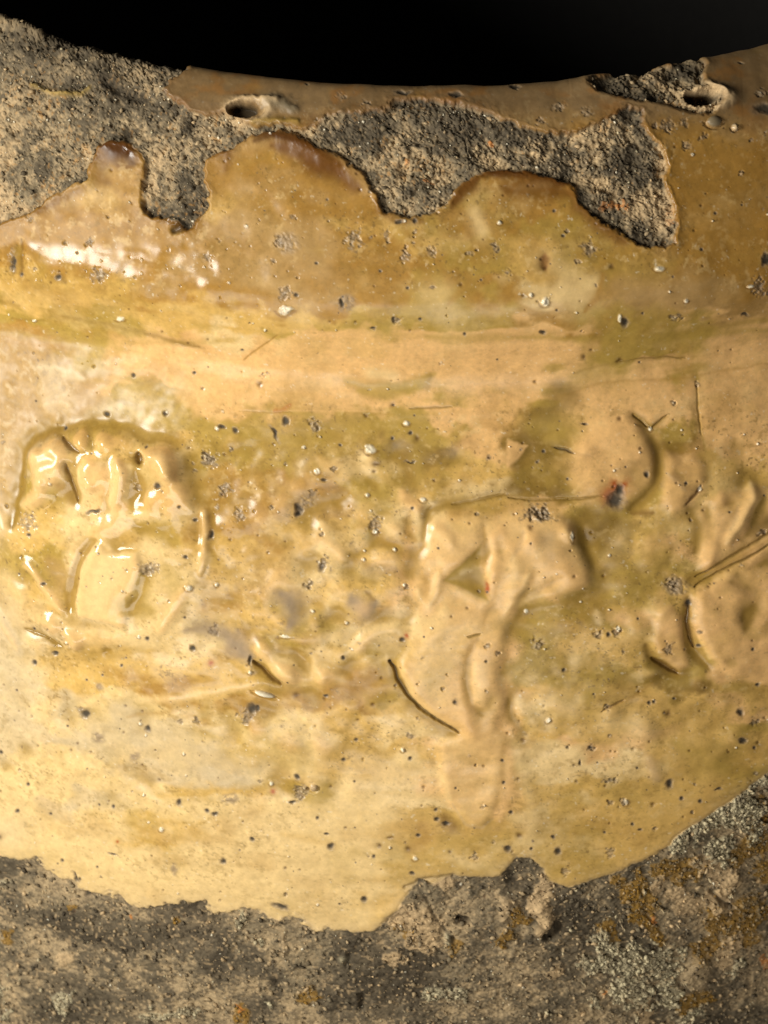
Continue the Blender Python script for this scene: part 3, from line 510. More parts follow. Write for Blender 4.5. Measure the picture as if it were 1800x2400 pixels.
for x, y, r in [(1535,2160,9),(1795,2255,14),(1010,420,8),(1150,338,7),(1440,480,10),(1455,495,8),(1560,500,10),(300,2152,6),(1560,520,9),(1420,470,12),(1150,2210,5),(560,2370,12),(1420,2320,6),(960,390,7)]:
    growth([(x, y)], r, lin((196, 122, 52)), .3, 3, c3, .7)
sprk = fbm(U, V, 7, 1, 61); cm(0.55 * sm(0.8, 1.2, sprk) , 'P')
# heights of the clay: pitted, grainy
ch = 5.0 * c2 + 2.0 * c3 + 4 * c1 + 0.8 * gr - 5 * sm(.5, 1.3, dark * (c2 + .6)) + hy
low = (Y > 1700)
cell = np.abs(fbm(U, V, 26, 3, 80)) ; lump = fbm(U, V, 45, 4, 81, .6)
ch = np.where(low, ch * 0.7 + 3 * lump, ch * 1.0 + 7 * lump - 5 * sm(.10, 0, cell))
cm(np.where(low, .2, .15) * sm(.12, 0, cell), 'N'); cm(np.where(low, 0, .5) * sm(.75, 1.1, fbm(U, V, 8, 2, 84) + .5 * c4), lin((176, 128, 66))); stk = fbm(U * .5 + .35 * V, V - .2 * U, 22, 4, 83, .7); cm(np.where(low, 0, .55) * sm(.1, .7, stk), 'S'); cm(np.where(low, 0, .5) * sm(.45, .95, -stk), 'T')
mt = sm(900, 600, Y) * sm(350, 800, X); cm(0.45 * mt * sm(-.3, .6, c1 + .6 * c2), 'S'); cm(np.where(low, 0, .22) * sm(.0, .8, 1.1 * c1 + .5 * c2 + .6 * CLAYB), 'N'); cm(np.where(low, 0, .6) * sm(.1, .8, -1.1 * c1 - .4 * c2 - .5 * CLAYB), 'P'); cm(0.35 * sm(900, 600, Y) * sm(260, 120, Y), 'S'); cm(0.5 * sm(.6, 1.2, c2 - .4 * c1) * sm(900, 600, Y), 'T')
# ridges and hollows of the bare clay
CH = np.zeros_like(hgt)
def cb(pts, r, h, c=None, w=.8, p=2.0, warp=.6):
    if len(pts) == 1: pts = [pts[0], (pts[0][0] + .1, pts[0][1])]
    k = win(*bb(pts, r * 2 + 12))
    if k is None: return
    x = X[k] + warp * (5 * n1[k] + 2 * nf1[k]); y = Y[k] + warp * (5 * n2[k] + 2 * nf2[k]); b = np.full(x.shape, 1e9, np.float32)
    for q in range(len(pts) - 1): b = np.minimum(b, seg_d(x, y, *pts[q], *pts[q + 1])[0])
    m = np.exp(-(b / r) ** p); CH[k] += h * m
    if c:
        clay[k] = clay[k] * (1 - w * m[..., None]) + PL[c] * w * m[..., None]; alb[k] = alb[k] * (1 - w * m[..., None]) + PL[c] * w * m[..., None]
pits = []
PT_RIM = [((572,260),36,18,30), ((1640,232),38,15,30)]
for (cx, cy), ra, rb_, dp in PT_RIM:
    k = win(cx - 90, cy - 60, cx + 110, cy + 60)
    x = X[k] + 5 * n1[k] + 2 * nf1[k] - cx; y = Y[k] + 3 * n2[k] + 2 * nf2[k] - cy
    q = np.hypot(x / ra, y / rb_)
    hole = sm(1.15, 0.75, q); rimw = np.exp(-((np.hypot((x - 14) / (ra * 1.35), y / (rb_ * 1.5)) - 1) / .28) ** 2)
    CH[k] += -dp * hole + 9 * rimw * (1 - hole)
    for A_ in (alb, clay):
        t = (.9 * rimw * (1 - hole))[..., None]; A_[k] = A_[k] * (1 - t) + PL['P'] * t; t = (.9 * hole)[..., None]; A_[k] = A_[k] * (1 - t) + PL['N'] * t  # pale sandy rim, the lit wall's brightness put into its colour
    pits.append((k, q))
cb([(640,240),(670,250),(690,262)], 14, 7, 'A', .8, warp=1.5); cb([(620,235),(650,240)], 7, 7, 'P', .8)
cb([(600,290),(640,285),(700,290)], 7, 5, 'L', .6); cb([(760,285),(800,272)], 9, 8, 'T', .5); cb([(662,300)], 9, 8, 'A', .5)
cb([(1640,210),(1660,205),(1690,222)], 9, 9, 'P', .8); cb([(1270,2130),(1285,2150),(1288,2175),(1265,2180)], 15, 12, 'P', .85, 3, .4); cb([(1285,2195),(1300,2182),(1305,2172)], 13, -24, 'N', .9, 3, .5)  # bright lip; pale lump with its shadow put into the hollow's colour
cb([(1635,2272),(1630,2290)], 34, 12, 'T', .95, 4, .6); cb([(1590,2300),(1610,2320),(1640,2325)], 6, -6, 'S', .5)
cb([(1075,2158),(1095,2162)], 9, -16, 'N', .9, 3); cb([(1048,2195),(1050,2208)], 8, 8, 'Z', .9, 3); cb([(1058,2205)], 8, -8, 'N', .7); cb([(1195,2050),(1200,2062)], 14, -8, 'N', .6, warp=1.5)
cb([(820,2240),(812,2262)], 6, -8, 'N', .8); cb([(806,2250)], 8, 6, 'Z', .8); cb([(850,2335),(848,2360)], 7, -9, 'N', .8); cb([(650,2305)], 14, -8, 'N', .6)
cb([(1720,2050),(1705,2065),(1722,2060)], 13, 9, 'P', .8); cb([(1670,2090),(1700,2115),(1710,2120)], 6, -9, 'N', .7); cb([(1740,2120),(1770,2110),(1780,2150)], 6, 5, 'A', .5)
cb([(410,540),(425,535),(435,530)], 9, -12, 'N', .8, 2.5); cb([(400,512),(415,520)], 5, 6, 'A', .5); cb([(342,470),(346,495),(365,505)], 6, -9, 'N', .6)
cb([(80,200),(130,222),(190,218),(205,205)], 6, 8, 'L', .6); cb([(100,200),(160,195),(190,200)], 16, -6, 'S', .5); cb([(250,190),(280,215),(330,235)], 12, -9, 'N', .7); cb([(0,52),(40,62),(90,82)], 12, 16, 'T', .5)
cb([(300,318)], 12, -9, 'N', .7); cb([(50,360)], 7, -5, 'N', .7); cb([(450,292)], 10, -6, 'N', .6)
cb([(1610,145),(1640,150)], 8, 5, 'T', .5); cb([(690,2140),(740,2180),(790,2190)], 5, 3); cb([(660,2150),(640,2170),(665,2180),(668,2230)], 5, 4, 'P', .5); cb([(700,2200),(760,2185),(760,2200)], 4, -4, 'S', .6)
cb([(980,2080),(1040,2180),(1060,2200)], 4, -4, 'S', .6); cb([(950,2080),(1000,2060),(1060,2052)], 5, -4, 'N', .5)
cb([(900,2140),(960,2120),(1000,2160)], 16, 5); cb([(1180,2110),(1180,2150),(1190,2110)], 10, 5, 'P', .5)

# ------------------------------------------------------------------ put glaze over clay
tg = sm(60, 0, d_clay) * (d_clay > 0)
edge_roll = 7.0 * np.exp(-np.clip(d_clay, 0, 200) / 16) * sm(900, 700, Y)
thick = (7.0 + edge_roll) * np.sqrt(sm(-3, 9, d_clay)) * (1 - 0.45 * sm(900, 1700, Y))
# towards the lower edge the glaze thins to pale slip
tl = np.exp(-np.clip(d_bot, 0, 300) / 55) * sm(1300, 700, X); mix(ALL, 0.55 * tl, 'Y'); rough += 0.12 * tl
tl = np.exp(-np.clip(d_bot, 0, 300) / 9); mix(ALL, 0.55 * tl, 'T')
tt = np.exp(-np.clip(d_top, 0, 300) / 9); mix(ALL, 0.5 * tt, 'B')
gm = glz[..., None]
clay *= np.where(low, .86, .95)[..., None]
alb[:] = clay * (1 - gm) + alb * gm
rough = np.clip(rough, 0.08, 0.6) * glz + 0.85 * (1 - glz)
hgt = relief * np.where(Y < 800, np.clip(0.35 + glz, 0, 1), 1) + thick + ch * (1 - glz) + CH
del clay; c2k = c2.copy()

# ------------------------------------------------------------------ pinholes, grits, spots
part_pit = np.zeros((H, W), np.int16); npit = 0; PITK = {}
def spot(x, y, r, kind, ry=None, rot=0.0, named=None):
    global npit
    ry = ry or r; R = max(r, ry)
    k = win(x - R * 2.4, y - R * 2.4, x + R * 2.4, y + R * 2.4)
    if k is None: return
    dx = X[k] + 0.30 * min(R, 14) * nf1[k] - x; dy = Y[k] + 0.30 * min(R, 14) * nf2[k] - y
    if rot: dx, dy = dx * cos(rot) + dy * sin(rot), dy * cos(rot) - dx * sin(rot)
    q = np.hypot(dx / r, dy / ry)
    if kind == 'k':
        m = sm(1.25, .35, q); hgt[k] += -min(R, 9) * 0.5 * m; mix(k, .5 * sm(1.7, .9, q), 'V'); mix(k, .85 * m, 'S'); mix(k, .8 * sm(.95, .3, q), 'N'); rough[k] += (.7 - rough[k]) * m
    elif kind == 'g':
        m = sm(1.35, .3, q + .45 * gr[k] + .5 * nf1[k]); t = sm(-.3, .5, sprk[k] + .6 * gr[k]); hgt[k] += m * (2.6 * gr2[k] + 1.8 * gr[k] - 1.0)
        mix(k, .65 * m, 'V'); mix(k, .4 * m * (1 - t), 'S'); mix(k, .45 * m * sm(.5, 1.0, gr[k]), 'X'); rough[k] += (.45 - rough[k]) * m  # pale flecks on high grains are highlights put into the colour
    elif kind == 'w':
        m = sm(1.3, .5, q); hgt[k] += 3.0 * m + 2 * gr[k] * m; mix(k, .85 * m, 'X'); mix(k, .5 * np.exp(-((q - 1.5) / .3) ** 2) * (dy > 0), 'B'); rough[k] += (.12 - rough[k]) * m  # pale grit speck, its glint put into the colour
    elif kind == 'b':
        m = np.exp(-q ** 2); hgt[k] -= 2 * m; mix(k, .75 * m, 'E')
    elif kind == 'm':
        m = sm(1.3, .4, q + .3 * n1[k]); mix(k, .8 * m * sm(-.6, .4, gr[k] + gr2[k] + .6), 'V'); hgt[k] += 1.2 * gr[k] * m; rough[k] += (.5 - rough[k]) * m
    elif kind == 'f':                       # rusty iron speck
        m = np.exp(-(q ** 2)); mix(k, .9 * m, 'R')
    if kind in 'kg' and R >= 8:
        npit += 1; part_pit[k][(q < 1.15) & (part_pit[k] == 0)] = npit; PITK[npit] = kind
SP = '''k 36 615 6 16;k 56 640 4;k 141 647 6;g 235 645 17;g 87 627 4;g 210 568 9;g 74 517 8;g 485 605 9;g 687 512 7;g 828 561 18 24;g 906 553 9 15;k 936 521 9 5;k 972 519 6;g 1009 590 10;g 951 592 11;g 1159 579 9 14;w 1171 524 5;m 672 575 34 26;g 655 565 10;g 1099 593 8
g 1374 266 14 9;g 1556 300 19 13;g 1605 344 11;g 1601 289 10;g 1645 325 9;w 1719 302 7;g 1779 221 12 7;k 1792 258 30 13;w 1620 364 4;k 1298 495 4;k 1319 553 4;g 1377 586 15;k 1674 501 4;k 1641 586 4;g 1307 252 13 9;g 1265 286 9;k 1208 208 14 4;k 1735 152 7 3;k 945 222 20 5;k 1068 227 18 6;k 720 203 5 2;g 805 230 14 8;g 855 250 14 9
w 284 745 10 4;w 85 747 5 3;k 316 878 5;k 570 817 4 3;k 457 873 4;k 253 969 7;k 390 967 7;w 393 965 3;k 521 1000 9 5;k 553 1008 7;w 511 1004 4;k 382 1135 9;k 428 1186 4;g 333 1142 8;g 488 1070 11;g 528 1150 13;k 230 1196 15 5;k 159 1002 6;g 490 1075 20 16
k 743 618 4;g 665 690 13;k 696 690 6;w 670 723 14 9;m 812 708 20;k 802 708 5 13;g 949 607 9;k 956 674 4;g 1012 672 6;g 1191 640 9;k 922 746 6;g 932 749 9;k 875 766 7 4;k 985 745 4;b 1079 667 5;g 625 877 10 8;b 609 898 7;b 922 947 7;k 922 948 3;b 859 975 4;k 671 985 7 10;g 739 994 15;w 953 991 7;k 963 1014 5;b 978 1027 8;k 921 1026 4;w 868 1052 14 9;b 882 1086 12 6;b 877 1104 5;k 761 1123 7 4;w 745 1103 6;g 784 1099 8;g 734 1155 8;k 701 1192 9 14;m 715 1175 22;w 862 1159 5;w 991 1171 7 5;k 967 1190 4;w 714 1047 4;k 798 1043 4;k 962 1081 12 2
g 1352 613 7;b 1276 610 11 16;b 1277 628 7;b 1433 625 6;g 1395 667 5;w 1276 705 10;w 1243 690 5;w 1543 629 11 6;g 1779 669 20;w 1757 669 8 4;k 1797 608 12 14;w 1451 742 5 9;k 1462 753 9 11;g 1580 743 12 11;w 1605 701 5;k 1272 775 8 5;k 1744 735 9 4;b 1450 840 7;b 1366 831 6;g 1634 900 6;k 1368 994 8 3;k 1274 1057 4;w 1522 1005 5;k 1511 1110 6 8;b 1450 980 5;g 1261 1195 24 18;w 1637 1142 4 8;b 1254 893 4
k 461 1216 5;k 497 1254 6 10;k 439 1303 5;g 357 1327 24 15;k 112 1363 6 4;k 85 1471 4;k 132 1529 8 4;k 83 1551 6;k 350 1492 5;k 452 1518 8;g 499 1475 14;f 496 1554 7;k 202 1670 12;g 188 1660 8;k 347 1706 8;m 231 1728 18;k 590 1661 14;g 578 1682 12;g 463 1688 9;g 424 1685 6;m 235 1607 9;k 242 1580 3;k 586 1544 5 14;g 564 1205 13;k 5 1760 5;m 318 1771 12;w 586 1576 5;w 447 1374 7;w 510 1370 5;g 75 1225 16 22;k 78 1250 5
k 698 1204 8;g 878 1229 15 18;w 880 1245 6;k 755 1330 9;g 760 1322 14;w 925 1287 4;w 948 1370 4;w 672 1489 14 4;w 733 1431 4;w 813 1460 4;k 942 1497 7 6;f 953 1488 6;k 806 1540 5;k 766 1629 6 4;k 1065 1638 5;g 958 1721 8;w 944 1758 5;k 962 1779 5;k 835 1733 5;f 1140 1377 5 12;k 1141 1385 3;k 1027 1281 3;b 694 1630 8;k 914 1548 4;k 1177 1779 4;k 806 1779 5;b 875 1650 5;k 603 1661 6 10;w 853 1310 4;g 720 1375 8
g 1254 1207 34 13;b 1241 1234 7;w 1337 1252 4 13;g 1777 1247 11;m 1583 1373 30 22;g 1578 1370 14;k 1612 1413 7 10;g 1260 1507 14;g 1402 1487 10;k 1426 1487 6;g 1445 1480 11;w 1448 1473 6;g 1563 1518 11;g 1461 1525 6;k 1321 1569 5;w 1233 1432 5;k 1638 1513 5;k 1759 1517 4;k 1520 1644 5;k 1531 1642 4;k 1578 1635 4 3;g 1420 1652 7 10;b 1565 1670 8;k 1735 1668 9;g 1771 1690 11 8;k 1739 1732 9 6;g 1384 1751 9;k 1384 1751 4;w 1285 1686 6;b 1225 1731 6;k 1766 1750 4;k 1775 1603 5;b 1482 1753 4;k 1359 1786 3 7;b 1415 1350 4;b 1343 1347 4
k 421 1878 7;k 506 1903 8 5;k 488 1897 5;k 121 1905 4;k 43 1898 5;k 69 1835 4;k 524 2017 7;k 593 1965 6;b 2 1960 7;w 380 1940 5;k 188 2059 4;k 147 2014 4;k 268 1887 4;k 235 1883 3;f 276 1971 4;k 206 2093 7 9;k 230 2030 3;m 540 1870 18 14;m 410 2035 10 14
k 698 1818 7;w 636 1837 5;g 708 1850 16;g 700 1865 10;k 687 1878 9 4;f 640 1855 6;k 745 1915 4;k 777 1982 8;k 1023 1917 7 5;k 1047 1928 11 5;k 980 1954 5;k 855 2107 7;k 658 2122 20 7 .3;k 965 2046 7 4;k 876 2005 4;g 1110 2006 8;k 1190 1987 8;k 1180 1831 4;k 1197 1901 5;b 915 1960 8 4;b 890 1980 5;g 1158 1972 6;k 767 1952 6 3;b 993 1843 4;k 1068 1843 3;k 832 1829 3;k 1022 1896 4;b 957 1987 8;w 972 2010 6
k 1569 1836 9 11;w 1466 1878 7;g 1462 1880 11;g 1425 1829 17 6;k 1597 1870 5;k 1641 1875 5;k 1682 1847 8 3;k 1296 1959 5;b 1216 1956 7;g 1431 1997 11;k 1307 1992 8;g 1325 2040 8;k 1500 1943 6 3;g 1533 1943 10 5;k 1482 1930 4;k 1245 1986 4;k 1417 1950 3;g 1430 1878 7;b 1530 1885 5'''
for line in SP.split('\n'):
    for t in line.split(';'):
        f = t.split(); v = [float(q) for q in f[1:]]
        spot(v[0], v[1], v[2], f[0], v[3] if len(v) > 3 else None, v[4] if len(v) > 4 else 0)
# slashes, hairs and the iron blot
spot(645, 1015, 5, 'k', 20, -0.42); spot(268, 2003, 14, 'k', 2, .35); spot(178, 2055, 2.6, 'k', 15, -.45); 
spot(1440, 1150, 24, 'f', 17); spot(1424, 1164, 17, 'f'); spot(1437, 1138, 6, 'f', 17, -.3); spot(1460, 1136, 7, 'f', 16, .6); spot(1441, 1172, 21, 'k', 19); spot(1450, 1150, 11, 'k', 15)
def bead(x, y, rx, ry, h, c, rot=0):
    k = win(x - 3 * rx, y - 3 * rx, x + 3 * rx, y + 3 * rx); dx = X[k] - x; dy = Y[k] - y
    dx, dy = dx * cos(rot) + dy * sin(rot), dy * cos(rot) - dx * sin(rot)
    q = np.hypot(dx / rx, dy / ry); m = np.sqrt(np.clip(1 - q ** 2, 0, 1)); hgt[k] += h * m - 4 * np.exp(-((q - 1.25) / .25) ** 2) * (dy > 0)
    mix(k, .9 * sm(1.1, .85, q), c)
bead(620, 1627, 24, 6, 9, 'X', .33); bead(736, 1843, 10, 9, 6, 'P'); bead(1671, 288, 17, 12, 9, 'A'); bead(1719, 302, 7, 7, 6, 'P')
# unnumbered pinholes
rs = np.random.RandomState(3)
for q in range(1500):
    x = rs.uniform(-60, 1860); y = rs.uniform(260, 2150)
    if 780 < y < 960 and 250 < x and rs.rand() < .75: continue
    kd = rs.choice(['k', 'w', 'b', 'g', 'b', 'b', 'b']); spot(x, y, 1.0 + 2.6 * rs.rand() ** 3 if kd != 'g' else 2 + 4 * rs.rand() ** 2, kd)
part_in_glaze = soften(soften(glz, 3), 3) > 0.5
# sharp-edged undercuts, cut after the softening; their shade is put into the colour
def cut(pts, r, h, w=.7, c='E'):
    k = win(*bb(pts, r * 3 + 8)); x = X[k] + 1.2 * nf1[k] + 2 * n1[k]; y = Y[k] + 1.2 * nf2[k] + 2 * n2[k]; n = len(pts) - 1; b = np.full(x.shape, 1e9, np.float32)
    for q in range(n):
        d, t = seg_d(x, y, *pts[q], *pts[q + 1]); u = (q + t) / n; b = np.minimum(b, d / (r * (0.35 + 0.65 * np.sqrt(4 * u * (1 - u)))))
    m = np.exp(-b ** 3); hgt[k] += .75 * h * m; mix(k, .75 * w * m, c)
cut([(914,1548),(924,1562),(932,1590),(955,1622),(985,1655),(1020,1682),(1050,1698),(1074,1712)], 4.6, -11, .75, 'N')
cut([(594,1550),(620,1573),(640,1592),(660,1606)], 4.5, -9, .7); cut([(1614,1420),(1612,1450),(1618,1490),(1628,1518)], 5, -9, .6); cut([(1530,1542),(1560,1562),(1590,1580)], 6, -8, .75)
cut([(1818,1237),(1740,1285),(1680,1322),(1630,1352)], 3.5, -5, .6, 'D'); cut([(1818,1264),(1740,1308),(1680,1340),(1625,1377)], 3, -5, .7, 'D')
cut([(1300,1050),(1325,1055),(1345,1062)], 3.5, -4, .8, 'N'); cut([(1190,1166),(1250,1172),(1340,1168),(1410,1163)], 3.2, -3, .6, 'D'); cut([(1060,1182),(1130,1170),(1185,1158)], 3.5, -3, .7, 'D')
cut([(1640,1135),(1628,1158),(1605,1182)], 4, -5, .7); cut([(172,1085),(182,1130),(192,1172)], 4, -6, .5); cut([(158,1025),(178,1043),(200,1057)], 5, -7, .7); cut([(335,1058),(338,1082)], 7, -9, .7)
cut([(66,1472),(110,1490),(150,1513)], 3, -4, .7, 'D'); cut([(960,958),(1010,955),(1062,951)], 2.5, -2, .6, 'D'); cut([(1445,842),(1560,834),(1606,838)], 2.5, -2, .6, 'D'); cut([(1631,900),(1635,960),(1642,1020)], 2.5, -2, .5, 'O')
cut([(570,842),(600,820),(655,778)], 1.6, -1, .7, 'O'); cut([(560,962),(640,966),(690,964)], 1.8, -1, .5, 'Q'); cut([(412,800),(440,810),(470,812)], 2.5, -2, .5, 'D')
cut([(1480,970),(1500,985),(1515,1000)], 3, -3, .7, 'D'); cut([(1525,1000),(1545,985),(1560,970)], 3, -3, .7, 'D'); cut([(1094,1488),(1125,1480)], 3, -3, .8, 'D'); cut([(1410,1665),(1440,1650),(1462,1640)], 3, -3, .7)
del XW, YW, n1, n2, c1, c4, blot, mot, hol, blur

# ------------------------------------------------------------------ displaced wall and its normals
fade = np.ones(W, np.float32)
dP_s = np.gradient(P, axis=0); dP_t = np.gradient(P, axis=1)
dP_t[:, 0] = P[:, 1] - P[:, 0]
N0 = np.cross(dP_s, dP_t); N0 /= np.linalg.norm(N0, axis=2, keepdims=True) + 1e-12
mid = (I0 + 200, J0 + NX // 2)
if np.dot(N0[mid], P[mid] * [1, 1, 0]) < 0: N0 = -N0
hgt[:n_in] *= 0.0
k5 = np.clip((np.arange(H) - n_in) / 20.0, 0, 1)[:, None]
hgt *= k5
Pd = P + N0 * hgt[..., None]
del P, dP_s, dP_t
ds = np.gradient(Pd, axis=0); dt = np.gradient(Pd, axis=1)
wrapc = (Pd[:, 1] - Pd[:, -1]); dt[:, 0] = wrapc; dt[:, -1] = Pd[:, 0] - Pd[:, -2]
N = np.cross(ds, dt); N /= np.linalg.norm(N, axis=2, keepdims=True) + 1e-12
if np.dot(N[mid], N0[mid]) < 0: N = -N
N[-1] = (0, 0, -1)
del ds, dt

# ------------------------------------------------------------------ materials
def nt(name):
    m = bpy.data.materials.new(name); m.use_nodes = True; t = m.node_tree; return m, t, t.nodes, t.links, t.nodes['Principled BSDF']
def wall_mat(name, spec, bump, scale, detail, var, coat=0.0):
    m, t, n, l, b = nt(name)
    a = n.new('ShaderNodeAttribute'); a.attribute_name = 'tint'
    ro = n.new('ShaderNodeAttribute'); ro.attribute_name = 'rough'
    tc = n.new('ShaderNodeTexCoord')
    nz = n.new('ShaderNodeTexNoise'); nz.inputs['Scale'].default_value = scale; nz.inputs['Detail'].default_value = detail; nz.inputs['Roughness'].default_value = .65
    l.new(tc.outputs['Object'], nz.inputs['Vector'])
    mr = n.new('ShaderNodeMapRange'); mr.inputs['From Min'].default_value = .25; mr.inputs['From Max'].default_value = .75; mr.inputs['To Min'].default_value = 1 - var; mr.inputs['To Max'].default_value = 1 + var
    l.new(nz.outputs['Fac'], mr.inputs['Value'])
    mx = n.new('ShaderNodeVectorMath'); mx.operation = 'SCALE'; l.new(a.outputs['Color'], mx.inputs[0]); l.new(mr.outputs['Result'], mx.inputs['Scale'])
    l.new(mx.outputs['Vector'], b.inputs['Base Color']); l.new(ro.outputs['Fac'], b.inputs['Roughness'])
    bp = n.new('ShaderNodeBump'); bp.inputs['Strength'].default_value = bump; bp.inputs['Distance'].default_value = 0.0002
    l.new(nz.outputs['Fac'], bp.inputs['Height']); l.new(bp.outputs['Normal'], b.inputs['Normal'])
    b.inputs['Specular IOR Level'].default_value = spec
    if coat: b.inputs['Coat Weight'].default_value = coat; b.inputs['Coat Roughness'].default_value = .12
    return m
M_GLAZE = wall_mat('yellow_ash_glaze', .38, .03, 700, 6, .13)
M_CLAY = wall_mat('weathered_stoneware_clay', .25, .45, 1100, 6, .38)
def plain(name, c, rough, sc_=300, var=.2, bump=.3):
    m, t, n, l, b = nt(name)
    nz = n.new('ShaderNodeTexNoise'); nz.inputs['Scale'].default_value = sc_; nz.inputs['Detail'].default_value = 6
    tc = n.new('ShaderNodeTexCoord'); l.new(tc.outputs['Object'], nz.inputs['Vector'])
    r = n.new('ShaderNodeValToRGB'); c = np.array(c); r.color_ramp.elements[0].position = .3; r.color_ramp.elements[1].position = .7
    r.color_ramp.elements[0].color = (*(c * (1 - var)), 1); r.color_ramp.elements[1].color = (*(c * (1 + var)), 1)
    l.new(nz.outputs['Fac'], r.inputs['Fac']); l.new(r.outputs['Color'], b.inputs['Base Color']); b.inputs['Roughness'].default_value = rough
    bp = n.new('ShaderNodeBump'); bp.inputs['Strength'].default_value = bump; bp.inputs['Distance'].default_value = .0005; l.new(nz.outputs['Fac'], bp.inputs['Height']); l.new(bp.outputs['Normal'], b.inputs['Normal'])
    return m
M_IN = plain('shade_black_inner_clay', (.006, .005, .004), 1.0)  # near-black colour stands in for the shade inside the jar
M_TABLE = plain('black_cloth', (.012, .012, .013), .95, 900)

# ------------------------------------------------------------------ cut the wall into the jar's parts
jar = bpy.data.objects.new('glazed_jar', None); jar.location = (0, 0, 0); col.objects.link(jar)
jar['label'] = 'old stoneware storage jar with cracked yellow glaze, bare grey lip patches and raised medallions'; jar['category'] = 'jar'

regions = [('interior', None), ('clay_body', None), ('glaze_coat', None), ('rim', None)]
pid = np.full((H, W), 2, np.int32)
pid[~part_in_glaze] = 1
names = {0: ('interior', None), 1: ('clay_body', 'bare weathered clay of the lower body with dark and ochre lichen'), 2: ('glaze_coat', None), 3: ('rim', 'dull brown glazed lip round the dark mouth')}
nx_id = [4]
def addpart(name, label, mask_k, mask):
    pid[mask_k][mask] = nx_id[0]; names[nx_id[0]] = (name, label); nx_id[0] += 1
Yt = Y[I0][None, :]
# the lip: everything above the turn into the collar
s_rim = np.interp(262, yf[top:i_bot], sf[top:i_bot]); rimm = (V < s_rim) & part_in_glaze; pid[rimm] = 3
# bare patches of the collar
bare = (~part_in_glaze) & (V < s_g0 + 900) & (d_bot > 20)
addpart('bare_patch', 'large rough bare patch at the left of the lip', ALL, bare & (X < 630))
addpart('bare_patch', 'long crusty bare patch across the middle and right of the collar', ALL, bare & (X >= 630) & (d_rim > 8))
addpart('bare_patch', 'small dark bare patch on the lip at the right', ALL, bare & (d_rim <= 8))
def region(name, label, poly):
    k = win(*bb(poly, 10)); d = sdf(poly, X[k] + 3 * nf1[k], Y[k] + 3 * nf2[k]); addpart(name, label, k, (d < 0) & (pid[k] == 2))
region('medallion', 'round worn medallion with shiny petals at the left', [(30,1130),(65,1050),(130,1005),(190,992),(270,1000),(350,1035),(410,1055),(440,1095),(470,1150),(500,1195),(502,1270),(488,1340),(480,1400),(440,1460),(400,1498),(330,1515),(270,1540),(180,1540),(100,1520),(35,1460),(8,1380),(2,1250)])
region('medallion', 'small worn medallion left of the middle', [(735,1215),(800,1168),(900,1145),(965,1135),(992,1190),(990,1270),(975,1330),(955,1400),(935,1470),(880,1520),(800,1560),(780,1600),(700,1615),(650,1600),(590,1540),(610,1505),(680,1500),(760,1440),(755,1340)])
region('hanging_tongue', 'smooth tongue-shaped ridge hanging below the middle figure', [(1028,1740),(1072,1718),(1160,1700),(1195,1720),(1205,1780),(1195,1850),(1175,1910),(1140,1945),(1100,1950),(1068,1925),(1045,1875),(1028,1800)])
region('raised_figure', 'tallest relief, a blocky figure with a curled leaf at its lower left', [(1000,1215),(1030,1195),(1070,1186),(1120,1190),(1160,1202),(1215,1185),(1290,1190),(1345,1215),(1362,1260),(1382,1290),(1395,1330),(1390,1380),(1330,1410),(1270,1425),(1220,1445),(1200,1470),(1190,1500),(1180,1560),(1195,1640),(1175,1700),(1110,1722),(1050,1712),(1000,1690),(952,1645),(918,1595),(912,1555),(945,1515),(960,1440),(965,1400),(975,1330),(982,1260)])
region('round_boss', 'smooth rounded boss above the rust spot', [(1360,1005),(1430,975),(1490,972),(1535,1000),(1558,1050),(1556,1130),(1520,1180),(1450,1200),(1380,1195),(1335,1155),(1330,1080)])
region('round_boss', 'small rounded boss to the right of the larger one', [(1560,1050),(1625,1050),(1660,1090),(1655,1150),(1620,1190),(1570,1208),(1545,1185),(1558,1120)])
region('raised_leaf', 'ribbed leaf above the double scratch at the right edge', [(1655,1165),(1700,1140),(1760,1130),(1900,1140),(1900,1190),(1800,1240),(1720,1290),(1650,1335),(1632,1320),(1630,1250)])
region('raised_leaf', 'broad leaf below the double scratch at the right edge', [(1620,1390),(1680,1350),(1740,1320),(1900,1260),(1900,1640),(1790,1615),(1720,1590),(1650,1560),(1615,1490)])
region('raised_leaf', 'short curled leaf with a dark hollow under it', [(1530,1425),(1570,1405),(1603,1440),(1612,1520),(1640,1565),(1600,1595),(1550,1575),(1515,1530)])
for q in range(1, npit + 1):
    mk = part_pit == q
    pass
mk = part_pit > 0
pit_ids = np.where(mk, part_pit + 1000, 0)
pid = np.where(mk & (pid >= 2), pit_ids, pid)
for q, kd in PITK.items(): names[1000 + q] = ('pit' if kd == 'k' else 'grit_patch', None)
for (k, q) in pits:
    addpart('burst_blister', None, k, q < 1.5)
pid[:I0 - n_top] = 0

j2 = (np.arange(W) + 1) % W
Vidx = np.arange(H * W, dtype=np.int32).reshape(H, W)
F = np.stack([Vidx[:-1], Vidx[1:], Vidx[1:][:, j2], Vidx[:-1][:, j2]], -1).reshape(-1, 4)
q0 = Pd[mid]; e1 = Pd[mid[0] + 1, mid[1]] - q0; e2 = Pd[mid[0], mid[1] + 1] - q0
if np.dot(np.cross(e1, e2), N[mid]) < 0: F = F[:, ::-1]
